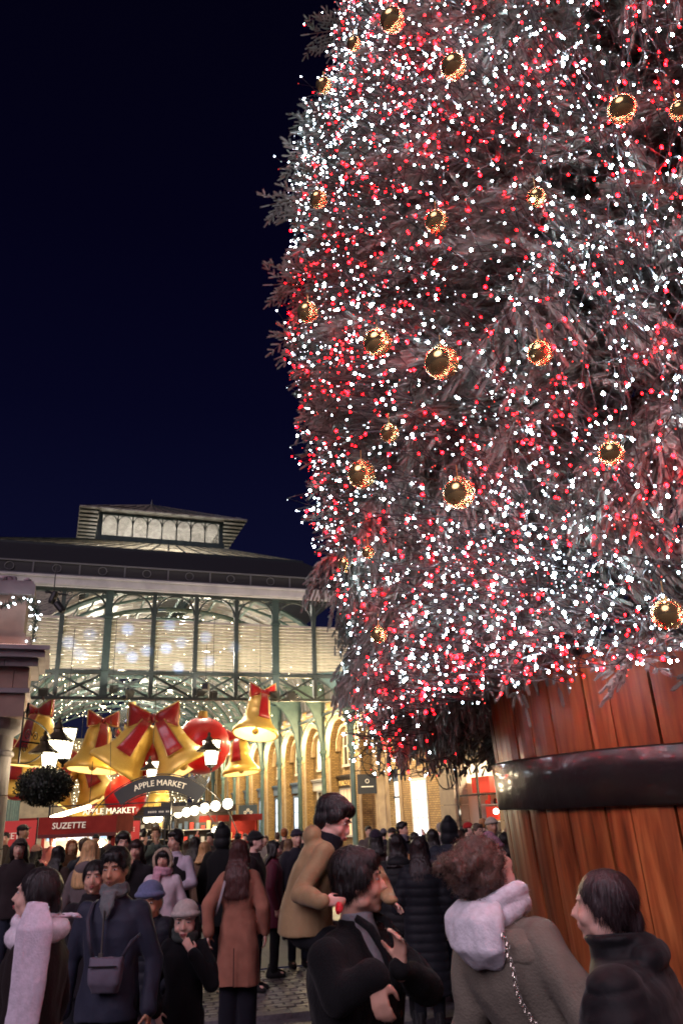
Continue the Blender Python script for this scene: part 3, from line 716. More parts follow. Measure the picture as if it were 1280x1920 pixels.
g = MB(); g.tube([(0, 0, .2), (0, 0, .42)], .008, 5); g.build('hanger', M_blackiron, root)

# ------------------------------------------------------------------ decorations inside the hall
M_goldbell = mat('glittering_gold_bell', (.95, .66, .16), .36, metal=.35, c2=(.85, .52, .09), scale=60, bump=.15, bscale=120)
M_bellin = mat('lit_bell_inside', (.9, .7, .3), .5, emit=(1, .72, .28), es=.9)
M_redbow = mat('red_glitter_ribbon', (.42, .010, .012), .35, c2=(.30, .004, .006), scale=30, bump=.2, sheen=.2, coat=.3)
M_goldtrim = mat('gold_ribbon_edge', (.70, .45, .15), .3, metal=.6)
M_redball = mat('glossy_red_ball', (.70, .010, .014), .38, coat=.25, c2=(.58, .008, .012), scale=20)
M_silver = mat('clear_silver_ball', (.55, .62, .68), .08, metal=.85)
M_warmbulb = mat('warm_fairy_bulb', (1, 1, 1), emit=(1.0, .82, .50), es=14)
def bell_mesh():
    g = MB(); pr = [(.10, 1.34), (.16, 1.36), (.30, 1.30), (.37, 1.18), (.40, 1.0), (.42, .8), (.425, .79), (.43, .77), (.425, .75), (.46, .6), (.54, .40), (.66, .24), (.76, .14), (.79, .06), (.80, 0), (.77, -.03), (.74, -.02)]
    g.lathe(pr, 36); outer = g.mesh('bell_body', (M_goldbell,), True)
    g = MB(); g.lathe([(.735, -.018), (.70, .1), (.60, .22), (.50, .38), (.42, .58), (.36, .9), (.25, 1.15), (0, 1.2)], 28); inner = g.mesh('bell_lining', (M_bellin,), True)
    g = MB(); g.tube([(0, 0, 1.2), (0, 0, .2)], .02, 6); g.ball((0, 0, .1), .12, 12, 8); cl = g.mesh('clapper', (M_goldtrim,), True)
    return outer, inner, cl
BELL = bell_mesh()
def ribbon_loft(path, w, th, up, m, name, parent, m4=None):
    """flat ribbon with thickness along path; gold piping on both edges"""
    g = MB(); pts = [Vector(p) for p in path]; rings = []
    e1, e2 = [], []
    for i, p in enumerate(pts):
        d = (pts[min(i+1, len(pts)-1)]-pts[max(i-1, 0)]).normalized(); a = d.cross(Vector(up)).normalized(); wi = w[i] if hasattr(w, '__len__') else w
        rings.append((p, a*wi/2, Vector(up).normalized()*th/2, .7)); e1.append(p+a*wi/2); e2.append(p-a*wi/2)
    g.loft(rings, 10); o = g.build(name, m, parent, smooth=True, m4=m4)
    g = MB(); g.tube(e1, .02, 5); g.tube(e2, .02, 5); g.build('gold_edge', M_goldtrim, o); return o
def bow_loops(root, s, M4=None, tails=True):
    # loops in local x-z plane, facing -y
    for sg in (-1, 1):
        g = MB(); n = 7; rings = []
        for k in range(n+1):
            t = k/n; x = sg*(.10+.86*t); hh = .15+.38*t**.8; dd = .16+.10*math.sin(PI*t)
            if k == n: dd *= .7
            rings.append((Vector((x, 0, .12*t*t+.02)), Vector((0, 0, hh)), Vector((0, dd if sg > 0 else -dd, 0)), .6))
        g.loft(rings, 16); M_ = Matrix.Scale(s, 4) if M4 is None else M4 @ Matrix.Scale(s, 4)
        lo = g.build('bow_loop', M_redbow, root, smooth=True, m4=M_)
        g = MB(); c, ax, ay, pw = rings[-1]
        for dz in (-1, 1): g.tube([Vector((sg*(.1+.86*k/n), -.17-.09*math.sin(PI*k/n)*1.0, .12*(k/n)**2+.02+dz*(.15+.38*(k/n)**.8)*.93)) for k in range(n+1)], .025, 5)
        g.tube([Vector((sg*.97, -.15, .14-.46)), Vector((sg*1.0, -.16, .14)), Vector((sg*.97, -.15, .14+.46))], .025, 5)
        g.build('gold_edge', M_goldtrim, lo)
    g = MB(); g.ball((0, -.02, 0), (.16, .2, .19), 12, 8); g.build('bow_knot', M_redbow, root, smooth=True, m4=Matrix.Scale(s, 4) if M4 is None else M4 @ Matrix.Scale(s, 4))
def tail(root, s, tiltx, M4):
    # ribbon tail lying on the front of a bell (bell local frame, hanging from its crown)
    path = [(0, -.12, 1.42), (0, -.34, 1.33), (0, -.45, 1.1), (0, -.48, .85), (0, -.52, .62), (0, -.60, .42)]
    ribbon_loft(path, [.2, .26, .30, .34, .38, .44], .05, (0, -1, .15), M_redbow, 'bow_tail', root, M4)
def bell(root, M4):
    for me in BELL:
        o = inst(me.name, me, root, m4=M4)
def bell_group(px, py, D, s, angs, label, yaw=0, bow=True, tilt=-3, glow=8):
    p = at(px, py, D); root = empty('gold_bells' if len(angs) > 1 else 'gold_bell', p, R(yaw+8))
    tag(root, label, 'bell decoration', 'giant gold bells hung in the market hall')
    for a in angs:
        # hang bell from crown at origin, swing by a degrees, tilt mouth to the camera a little
        M4 = Matrix.Rotation(R(a), 4, 'Y') @ Matrix.Rotation(R(tilt), 4, 'X') @ Matrix.Scale(s, 4) @ Matrix.Translation((0, 0, -1.42))
        if len(angs) > 1: M4 = Matrix.Translation((math.copysign(.13*s, -a), 0, 0)) @ M4
        bell(root, M4)
        if bow: tail(root, s, 0, M4)
    if bow: bow_loops(root, s*(.66 if len(angs) > 1 else .50), Matrix.Translation((0, -.18*s, .05*s)))
    g = MB(); g.tube([(0, 0, .1), (0, 0, max(.4, 9.8-p.z))], .012, 5); g.build('cable', M_blackiron, root)
    lamp('POINT', (0, -.05, 0), glow*s*s, (1, .78, .4), .12, root, 'bell_lamp').location = (Matrix.Rotation(R(angs[0]), 4, 'Y') @ Vector((0, 0, -1.15*s)))
    return root
bell_group(290, 1352, 34.5, 1.62, (33, -30), 'biggest pair of gold bells under a wide red bow, hung mid hall')
bell_group(190, 1356, 36, 1.38, (8,), 'gold bell with red bow half hidden left of the big bell pair', yaw=25)
bell_group(80, 1338, 35, 1.45, (5,), 'gold bell under a bow with red loop tip, above the small lantern', yaw=-25)
bell_group(488, 1302, 33.8, 1.22, (12,), 'highest gold bell at the right, its red bow behind the truss', yaw=22, tilt=-9, glow=22)
bell_group(448, 1384, 38, 1.12, (-6,), 'gold bell hung right of the red bauble, below the highest bell', yaw=-18)
bell_group(150, 1422, 41, 1.45, (30, -25), 'smaller gold bell pair with red bow below the left bell', yaw=10)
bell_group(302, 1462, 50, 1.35, (3,), 'small distant gold bell below the arched market sign', bow=False)
bell_group(40, 1400, 39, 1.5, (4,), 'gold bell mostly behind the clipped hanging bush', yaw=12)
bell_group(200, 1478, 52, 1.5, (28, -26), 'farthest gold bell pair low behind the crepe stall')
def bauble_big(px, py, D, r, m, label, capm=True):
    root = empty('hanging_ball', at(px, py, D)); tag(root, label, 'ball decoration', 'giant hanging balls in the market hall')
    g = MB(); g.ball((0, 0, 0), r, 32, 20); g.build('ball', m, root, smooth=True)
    g = MB(); g.lathe([(.16*r, 0), (.18*r, .05*r), (.16*r, .24*r), (.02, .26*r)], 16, Matrix.Translation((0, 0, .97*r))); g.build('cap', M_goldtrim, root)
    g = MB(); g.tube([(0, 0, r), (0, 0, max(r+.5, 9.8-root.location.z))], .012, 5); g.build('cable', M_blackiron, root)
bauble_big(379, 1398, 36.0, 1.22, M_redball, 'largest glossy red ball right of the big bell pair')
bauble_big(288, 1418, 36, 1.05, M_redball, 'red ball showing between the two big gold bells')
bauble_big(236, 1492, 36, .88, M_redball, 'low red ball under the left end of the arched market sign')
bauble_big(247, 1360, 40, .92, M_silver, 'silver ball peeking out left of the big bell pair')
bauble_big(370, 1452, 43, .72, M_silver, 'small clear silver ball under the largest red ball')
bauble_big(282, 1446, 46, 1.0, M_redball, 'red ball behind the lantern above the arched sign')
bauble_big(38, 1462, 40, .9, M_redball, 'red ball at far left beside the stone column')

# pendant lamps down the middle of the hall, and bright bulbs at each arch
M_globe = mat('opal_globe_lamp', (1, 1, 1), emit=(1.0, .88, .62), es=6)
def globe(p, r, label, group, power=0, rod=.8):
    root = empty('globe_lamp', p); tag(root, label, 'globe lamp', group)
    g = MB(); g.ball((0, 0, 0), r, 16, 10); g.build('globe', M_globe, root, smooth=True)
    g = MB(); g.lathe([(r*.35, r*.92), (r*.35, r*1.12), (.01, r*1.2)], 10); g.tube([(0, 0, r), (0, 0, r+rod)], .012, 5); g.build('fitting', M_blackiron, root)
    if power: lamp('POINT', (0, -r-.12, 0), power, (1, .82, .52), r, root, 'globe_lamp_light')
for i, (x, y) in enumerate(((335, 1525), (350, 1523), (365, 1520), (384, 1515), (404, 1511), (427, 1507))):
    globe(at(x, y, 30-i*.9), .155, 'white globe lamp in the rising row of six, '+('lowest and farthest', 'second from the left', 'third from the left', 'fourth from the left', 'fifth from the left', 'rightmost and highest')[i], 'row of six globe lamps', 30 if i % 2 else 0, .5)
for i in range(4):
    globe(at(264+i*11.5, 1537-i*.7, 37-i), .15, 'small globe lamp in the tight row left of the bigger globes, '+('first', 'second', 'third', 'last')[i]+' from the left', 'tight row of four globe lamps', 0, .4)
globe(at(406, 1559, 24), .14, 'low globe lamp beside the dark haired visitors under the sign', 'low lamps', 12, .4)
def hlw(u, w, z): return hp(u, w, z)
for k, w in enumerate((1.4, 5.4, 9.6, 13.8, 18, 22, 26.5)):
    root = empty('arch_lamp', hp(12.72, w, 6.1)); tag(root, 'tiny bright bulb at the arch crown, '+('nearest to the square', 'second', 'third', 'fourth', 'fifth', 'sixth', 'seventh')[k]+(' along the arcade' if k else ' of the arcade'), 'lamp', 'bulbs at the arcade arches')
    g = MB(); g.ball((0, 0, 0), .075, 10, 6); g.build('bulb', M_warmbulb, root); g = MB(); g.tube([(0, 0, .06), (0, 0, .5)], .012, 5); g.build('stem', M_blackiron, root)
    lamp('POINT', (-.35, -.1, -.3), 300, (1, .74, .38), .12, root, 'arch_lamp_light')
for k, w in enumerate((-3.2, -6.6)):
    root = empty('colonnade_lamp', hp(11.6, w, 5.2)); tag(root, ('warm lamp high on the colonnade above the doors', 'warm lamp high on the colonnade above the lit sash window')[k], 'lamp', 'colonnade lamps')
    g = MB(); g.ball((0, 0, 0), .07, 10, 6); g.build('bulb', M_warmbulb, root); g = MB(); g.tube([(0, 0, .06), (.8, 0, 1.2)], .012, 5); g.build('arm', M_blackiron, root)
    lamp('POINT', (-.2, -.1, -.25), 190, (1, .78, .46), .12, root, 'colonnade_lamp_light')
for k, w in enumerate((5, 11, 18, 26, 35)):
    root = empty('hall_lamp', hp(3.2 if k % 2 else 6.8, w, 9.6)); tag(root, 'bare bright lamp hung high under the hall roof, '+('nearest', 'second nearest', 'middle', 'second farthest', 'farthest')[k]+' of five', 'lamp', 'hall roof lamps')
    g = MB(); g.lathe([(.02, .3), (.22, .12), (.26, 0), (.24, 0)], 14); g.build('shade', M_blackiron, root); g = MB(); g.ball((0, 0, .02), .13, 12, 8); g.build('bulb', M_warmbulb, root)
    lamp('POINT', (0, 0, -.3), 480, (1, .90, .70), .2, root, 'hall_lamp_light')

for k, (u, w, z) in enumerate(((2.2, 10.5, 14.6), (7.0, 11.5, 14.6), (4.6, 17, 14.8), (4.6, 5.6, 13.4))):
    root = empty('roof_lamp', hp(u, w, z)); tag(root, 'lamp in the roof space behind the sloping glass, '+('left', 'right', 'rear', 'front')[k]+' one', 'lamp', 'roof space lamps')
    g = MB(); g.ball((0, 0, 0), .06, 10, 6); g.build('bulb', M_warmbulb, root); g = MB(); g.tube([(0, 0, .05), (0, 0, 1.0)], .012, 5); g.build('stem', M_blackiron, root)
    lamp('POINT', (0, 0, -.2), (240, 240, 240, 330)[k], (1, .93, .82), .1, root, 'roof_lamp_light')
# fairy-light strings sweeping below the vault (each string a thing)
rg = random.Random(11)
bm_ = MB(); bm_.ball((0, 0, 0), .026, 6, 4)
bulb_me = bm_.mesh('bulb', (M_warmbulb,))
bulb_geo = (list(bm_.v), list(bm_.f))
for k in range(17):
    w = 1.9+k*2.1; n = 26; pts = []
    ph = rg.uniform(-.3, .3)
    for i in range(n+1):
        t = PI*(.06+.88*i/n); r1 = 6.75-.35*abs(math.sin(i*PI/ (n/4)))
        pts.append((5.1+r1*math.cos(t), w+1.2*math.sin(i*.55+ph), 6.7+(4.15-.5*abs(math.sin(i*PI/(n/4))))*math.sin(t)))
    root = empty('fairy_light_string'); root.matrix_world = HM
    tag(root, 'string of warm fairy lights swagged across under the hall vault', 'fairy lights', 'fairy light strings under the vault')
    g = MB(); g.tube(pts, .008, 3, caps=False); g.build('wire', M_blackiron, root)
    g = MB()
    for p in pts:
        p = Vector(p)+Vector((rg.uniform(-.35, .35), rg.uniform(-.5, .5), rg.uniform(-.3, .1))); g.add(bulb_geo[0], bulb_geo[1], Matrix.Translation(p))
    g.build('bulbs', M_warmbulb, root, kind='stuff')
# glitter curtain at the far end
g = MB()
for k in range(46):
    u = 1.5+k*.225; zt = 7.6+1.5*math.sin(k*.4)*.3
    for i in range(24):
        if rg.random() < .8: g.add(bulb_geo[0], bulb_geo[1], Matrix.Translation((u+rg.uniform(-.05, .05), 34+rg.uniform(-1.5, 1.5), zt-i*.22+rg.uniform(-.05, .05))))
root = empty('light_curtain'); root.matrix_world = HM; tag(root, 'shimmering curtain of tiny warm lights at the far end of the hall', 'light curtain')
g.build('bulbs', M_warmbulb, root, kind='stuff')
g = MB()
for k in range(46): g.tube([(1.5+k*.225, 34, 7.9), (1.5+k*.225, 34, 2.6)], .006, 3)
g.tube([(1.3, 34, 8.0), (11.8, 34, 8.0)], .03, 5); g.build('wires', M_blackiron, root)

# floodlights clamped to the truss (two of them wash the louvres)
def flood(u, z, label, power=0, aim=None, c=(1, .93, .75), spot=80, w=-.55):
    root = empty('floodlight', hp(u, w, z)); root.rotation_euler = (0, 0, R(20.5)); tag(root, label, 'floodlight', 'floodlights on the truss')
    g = MB(); g.box(-.16, .16, -.1, .1, -.13, .13, Matrix.Rotation(R(25), 4, 'X')); g.build('housing', M_blackiron, root)
    g = MB(); g.tube([(0, 0, 0), (0, -w-.12, 0)], .03, 5); g.tube([(-.18, 0, 0), (-.18, .1, .16), (.18, .1, .16), (.18, 0, 0)], .015, 4); g.build('yoke', M_blackiron, root)
    if power:
        d = (hp(*aim)-hp(u, w, z)).normalized(); o = lamp('SPOT', (0, 0, 0), power, c, .05, None, 'floodlight_beam', d.to_track_quat('-Z', 'Y').to_euler(), R(spot), .6)
        o.location = hp(u, w, z)+d*.25
for u, z, pw, aim in ((2.1, 6.85, 0, None), (5.6, 6.75, 0, None), (8.7, 6.7, 0, None), (9.6, 6.6, 0, None)):
    flood(u, z, {2.1: 'black floodlight clamped on the truss left of centre', 5.6: 'black floodlight on the middle of the truss', 8.7: 'paired black floodlight under the thick right post', 9.6: 'small black floodlight right of the thick post'}[u])
for u in (-.5, 2.6, 5.8, 9.0, 12.0):
    flood(u, 6.45, 'floodlight on a short arm below the truss aimed up at the louvres, '+{-.5: 'leftmost', 2.6: 'second from left', 5.8: 'middle', 9.0: 'second from right', 12.0: 'rightmost'}[u], 118, (u, -.05, 9.4), spot=105, w=-2.2)
for (px, py) in ((178, 1118), (186, 1134)):
    pass
root = empty('stage_lamps', at(100, 1122, 28)); tag(root, 'two black stage lamps hung high beside the stone attic', 'stage lamps')
for (x, z, a) in ((.0, 0, 20), (.28, -.35, -40)):
    g = MB(); g.lathe([(.09, -.2), (.12, -.1), (.12, .2), (.09, .25)], 10, Matrix.Translation((x, 0, z)) @ Matrix.Rotation(R(a), 4, 'Y'), cap=True); g.build('stage_lamp', M_blackiron, root)
g = MB(); g.tube([(-.3, 0, .25), (.5, 0, .1)], .03, 5); g.tube([(0, 0, .1), (0, 0, 1.2)], .02, 5); g.build('hanging_bar', M_blackiron, root)
# projector throwing cold blue-white flakes on the louvres
pj = hp(4.2, -9.5, 5.6)
root = empty('light_projector', pj); tag(root, 'small dark light projector on a wire in front of the hall', 'projector')
g = MB(); g.box(-.1, .1, -.16, .16, -.09, .09); g.build('housing', M_blackiron, root); g = MB(); g.tube([(0, 0, .09), (0, 0, 1.3)], .008, 5); g.build('hanger', M_blackiron, root)
for (x, y, s) in ((240, 1180, 1), (228, 1215, .8), (248, 1232, 1), (318, 1172, .8), (312, 1216, 1.1), (340, 1205, .7), (335, 1252, 1), (275, 1220, .8), (386, 1195, .7), (392, 1240, .8), (130, 1205, .8), (150, 1225, .7), (170, 1190, .6), (440, 1215, .5)):
    d = ray(x, y); t = (W0-CAM.dot(WD))/d.dot(WD); tgt = CAM+d*t; dd = (tgt-pj).normalized()
    o = lamp('SPOT', pj+dd*.3, 2600*s, (.20, .40, 1.0), .01, None, 'projector_beam', dd.to_track_quat('-Z', 'Y').to_euler(), R(3.6), .9)

# wires and the "APPLE MARKET" arch sign
AP = at(300, 1485, 26.5)
root = empty('arched_sign', AP, R(-2)); tag(root, 'arched dark sign with pale capital letters on thin curved rails', 'arched sign')
RB = 2.35
def arcp(a, r_): return (r_*math.sin(a), 0, r_*math.cos(a)-RB+.30)
M_signdk = mat('dark_sign_board', (.025, .028, .035), .5)
M_cream = mat('cream_lettering', (.75, .70, .58), .5, emit=(1, .9, .7), es=.25)
g = MB(); n = 24; A = .62; v = []
for k in range(n+1):
    a = -A+2*A*k/n
    for rr_ in (RB-.26, RB+.20):
        p = arcp(a, rr_); v += [(p[0], -.03, p[2]), (p[0], .03, p[2])]
f = []
for k in range(n):
    b = 4*k; f += [(b, b+4, b+6, b+2), (b+1, b+3, b+7, b+5), (b, b+1, b+5, b+4), (b+2, b+6, b+7, b+3)]
f += [(0, 2, 3, 1), (4*n, 4*n+1, 4*n+3, 4*n+2)]
g.add(v, f); g.build('sign_board', M_signdk, root)
vv, ff = text_geo('APPLE MARKET', .25, .02, bend=RB-.03)
Mx = Matrix.Translation((0, -.045, -RB+.30)) @ Matrix.Rotation(R(90), 4, 'X')
g = MB(); g.add(vv, ff, Mx); g.build('lettering', M_cream, root)
g = MB()
for (rr_, a1) in ((RB+.24, 1.25), (RB-.3, 1.18)): g.tube([arcp(-a1+2*a1*k/30, rr_) for k in range(31)], .018, 5)
g.build('curved_rails', M_blackiron, root)
for sg in (-1, 1):
    p = arcp(1.25*sg, RB+.24); g = MB(); g.tube([p, (p[0], 0, -AP.z)], .03, 6); g.build('post', M_blackiron, root)

# second market lettering above the stall
root = empty('market_lettering', at(205, 1521, 29), R(-4)); tag(root, 'white capital letters standing on a rail behind the stall roof', 'lettering sign')
vv, ff = text_geo('APPLE MARKET', .27, .04); g = MB(); g.add(vv, ff, Matrix.Rotation(R(90), 4, 'X')); g.build('letters', mat('white_letters', (.8, .75, .62), emit=(1, .86, .6), es=.9), root)
g = MB(); g.box(-2.2, 2.2, .03, .06, -.24, -.19); g.box(-2.2, 2.2, .03, .06, .2, .24); g.build('rail', M_blackiron, root)
for s in (-2.1, 2.1): g = MB(); g.box(s-.03, s+.03, .03, .08, -root.location.z, .2); g.build('post', M_blackiron, root)
# glowing tube lights over the stall
root = empty('tube_light'); tag(root, 'blazing slanted tube light above the crepe stall roof', 'tube light')
a_, b_ = at(98, 1533, 20.5), at(168, 1512, 24); g = MB(); g.tube([a_, b_], .055, 8); g.build('tube', mat('blazing_tube', (1, 1, 1), emit=(1, .86, .55), es=10), root)
for p in (a_, b_): g = MB(); g.tube([p, p+Vector((0, 0, 1.2))], .01, 4); g.build('hanger', M_blackiron, root)
lamp('POINT', (a_+b_)/2+Vector((0, -.3, .3)), 50, (1, .8, .5), .3, None, 'tube_light_glow')
# dark plaque behind
root = empty('hanging_sign', at(300, 1522, 33)); tag(root, 'long dark hanging board beneath the distant gold bell', 'sign'); g = MB(); g.box(-.62, .62, -.03, .03, -.17, .17); g.build('board', M_signdk, root)
g = MB(); [g.box(-.45+i*.07, -.41+i*.07, -.036, -.031, -.03, .03) for i in range(14) if i not in (5, 9)]; g.build('small_lettering', M_cream, root, kind='stuff')
g = MB(); [g.tube([(s, 0, .17), (s, 0, 1.6)], .008, 4) for s in (-.5, .5)]; g.build('chains', M_blackiron, root, kind='stuff')

# crepe stall
SP = at(133, 1600, 20.6); SP.z = 0
stall = empty('crepe_stall', SP, R(3)); tag(stall, 'crepe stall with long lettered red roof and lit counter', 'market stall')
M_redst = mat('dull_red_stall_paint', (.26, .035, .028), 1.0, spec=.05, c2=(.20, .025, .022), scale=3)
M_redlit = mat('red_banner_cloth', (.50, .04, .04), .6, emit=(1, .08, .06), es=.12)
g = MB(); zt = at(133, 1531, 20.6).z; zb = zt-.40; W_ = 1.12
g.add([(-W_, -.5, zb), (W_, -.5, zb), (W_, -.42, zt), (-W_, -.42, zt), (-W_, 1.4, zb), (W_, 1.4, zb), (W_, 1.3, zt), (-W_, 1.3, zt)], [(0, 1, 2, 3), (3, 2, 6, 7), (4, 7, 6, 5), (0, 3, 7, 4), (1, 5, 6, 2), (0, 4, 5, 1)])
g.build('roof', M_redst, stall)
g = MB(); g.box(-W_-.02, W_+.02, -.53, -.50, zb-.05, zb+.03); g.build('roof_trim', mat('dark_red_trim', (.10, .012, .012), .5), stall)
vv, ff = text_geo('SUZETTE', .19, .02); g = MB(); g.add(vv, ff, Matrix.Translation((.05, -.50, (zt+zb)/2)) @ Matrix.Rotation(R(90-12), 4, 'X')); g.build('lettering', M_cream, stall)
for x in (-1.05, 1.05):
    for y in (-.4, 1.25): g = MB(); g.box(x-.04, x+.04, y-.04, y+.04, 0, zb); g.build('post', M_redst, stall)
g = MB(); g.box(-1.05, 1.05, -.35, .25, .05, 1.0); g.box(-1.12, 1.12, -.42, .3, 1.0, 1.05); g.build('counter', M_redst, stall)
M_scr = mat('menu_screen_blue', (.1, .2, .3), .3, emit=(.25, .6, 1.0), es=1.1, c2=(.5, .3, .1), scale=20)
g = MB()
for i, c in enumerate((-.72, -.2, .32)):
    g = MB(); g.box(c-.23, c+.23, 1.18, 1.2, 1.52, zb-.08); g.build('menu_screen', (M_scr, mat('menu_screen_white', (.4, .4, .4), emit=(.85, .9, 1), es=1.2), M_scr)[i], stall)
    g = MB(); [g.box(c-.18, c+random.uniform(-.05, .18), 1.172, 1.178, 1.57+j*.05, 1.59+j*.05) for j in range(5)]; g.build('menu_text', M_paint, stall, kind='stuff')
g = MB(); g.box(-1.05, 1.05, 1.22, 1.26, 1.0, zb); g.build('back_panel', mat('stall_back_cream', (.6, .5, .35), .7), stall)
g = MB(); g.lathe([(.02, .1), (.1, .03), (.12, 0)], 10, Matrix.Translation((.72, -.1, zb-.22))); g.ball((.72, -.1, zb-.24), .06, 8, 6); g.build('stall_lamp', M_warmbulb, stall)
lamp('POINT', (.65, -.25, zb-.35), 16, (1, .85, .6), .08, stall, 'stall_lamp_light'); lamp('POINT', (-.4, .5, zb-.2), 20, (1, .85, .65), .1, stall, 'stall_lamp_light')
for (x, y, D, w, h, lab) in ((232, 1556, 22.5, .42, .42, 'square lettered red banner right of the crepe stall'), (24, 1568, 19.5, .5, .62, 'lettered red banner left of the stall by the stone column')):
    p = at(x, y, D); root = empty('banner', p, R(3)); tag(root, lab, 'banner', 'red stall banners')
    g = MB(); g.box(-w, w, -.02, .02, -h/2-.05, h/2); g.build('cloth', M_redlit, root); vv, ff = text_geo('SUZETTE', .15 if w < .45 else .18, .01); g = MB(); g.add(vv, ff, Matrix.Translation((0, -.03, 0)) @ Matrix.Rotation(R(90), 4, 'X')); g.build('lettering', M_cream, root)
    for s in (-w, w): g = MB(); g.box(s-.02, s+.02, 0, .04, -p.z, h/2+.05); g.build('pole', M_blackiron, root)
# small kiosks deeper in the hall
for i, (x, D, m_, w, h, lab) in enumerate(((380, 30, M_brown, 1.0, 2.1, 'dark kiosk with shelves of goods under the globe lamps'), (345, 34, M_signdk, .8, 2.3, 'far dark kiosk left of the globe lamps'), (432, 31, M_redst, 1.0, 1.75, 'red topped cart at the foot of the hall columns'), (300, 36, M_brown, 1.2, 2.2, 'farthest kiosk with warm lit shelves'))):
    p = at(x, 1580, D); root = empty('kiosk', (p.x, p.y, 0), R(10)); tag(root, lab, 'kiosk', 'market kiosks in the hall')
    g = MB(); g.box(-w, w, .7, .75, 0, h); g.box(-w, -w+.06, 0, .7, 0, h); g.box(w-.06, w, 0, .7, 0, h); g.build('cabinet', m_, root)
    g = MB(); g.box(-w-.15, w+.15, -.3, .85, h, h+.22); g.build('canopy', m_, root)
    for z in (.7, 1.1, 1.5):
        if z > h-.3: continue
        g = MB(); g.box(-w+.06, w-.06, .1, .69, z, z+.03); sh = g.build('shelf', M_paint, root)
        for j in range(9): g = MB(); xx = -w+.2+j*(2*w-.4)/8; hh = random.uniform(.1, .28); g.box(xx-.06, xx+.06, .2, .35, z+.03, z+.03+hh); g.build('ware', random.choice([M_gold, M_paint, M_redshop, M_brown, M_blue]), sh)
    lamp('POINT', (0, .1, h-.15), 14, (1, .8, .5), .1, root, 'kiosk_lamp')
# hanging shop signs on the right-hand building
root = empty('hanging_sign', hp(12.6, -1.1, 3.0)); tag(root, 'dark square hanging sign on a scrolled bracket beside the shop doors', 'sign')
root.rotation_euler = (0, 0, R(20.5)); g = MB(); g.box(-.42, .42, -.03, .03, -.42, .36); g.build('board', M_signdk, root)
g = MB(); g.tube([(.08*math.cos(t*PI/4), -.04, .08+.08*math.sin(t*PI/4)) for t in range(8)], .012, 4, closed=True); g.box(-.27, .27, -.045, -.032, -.16, -.12); g.build('crest', M_cream, root)
g = MB(); g.tube([(-.5, 0, .5), (.5, 0, .5)], .02, 5); g.tube([(-.4, 0, .5), (-.1, 0, .85), (.3, 0, 1.25)], .012, 5); g.tube([(.45, 0, .5), (.2, 0, .8), (.3, 0, 1.25), (.3, 0, 1.4)], .012, 5)
for s in (-.3, .3): g.tube([(s, 0, .36), (s, 0, .5)], .01, 4)
g.build('bracket', M_blackiron, root)
root = empty('hanging_sign', at(465, 1526, 37.5)); root.rotation_euler = (0, 0, R(10)); tag(root, 'blue grey hanging sign with white flower crest, deep in the arcade', 'sign')
g = MB(); g.box(-.42, .42, -.03, .03, -.42, .38); g.build('board', mat('slate_blue_board', (.07, .11, .16), .5), root)
g = MB()
for (x, z) in ((0, .16), (-.13, .06), (.13, .06)):
    for t in range(5): a = t*2*PI/5; g.ball((x+.05*math.cos(a), -.035, z+.05*math.sin(a)), (.03, .012, .03), 6, 4)
g.build('crest', M_cream, root, kind='stuff'); vv, ff = text_geo('Whittard', .17, .01); g = MB(); g.add(vv, ff, Matrix.Translation((0, -.04, -.2)) @ Matrix.Rotation(R(90), 4, 'X')); g.build('lettering', M_cream, root)
g = MB(); g.tube([(.42, 0, .42), (-.5, 0, .42)], .015, 5); g.build('bracket', M_blackiron, root)
# long suspension wires in front of the hall
root = empty('suspension_wire'); tag(root, 'thin dark wire hanging down in front of the big bells', 'wire')
g = MB(); p = at(209, 1315, 28); q = at(207, 1482, 28); g.tube([p+Vector((0, 0, 3)), p, q], .010, 4); g.build('wire', M_blackiron, root)
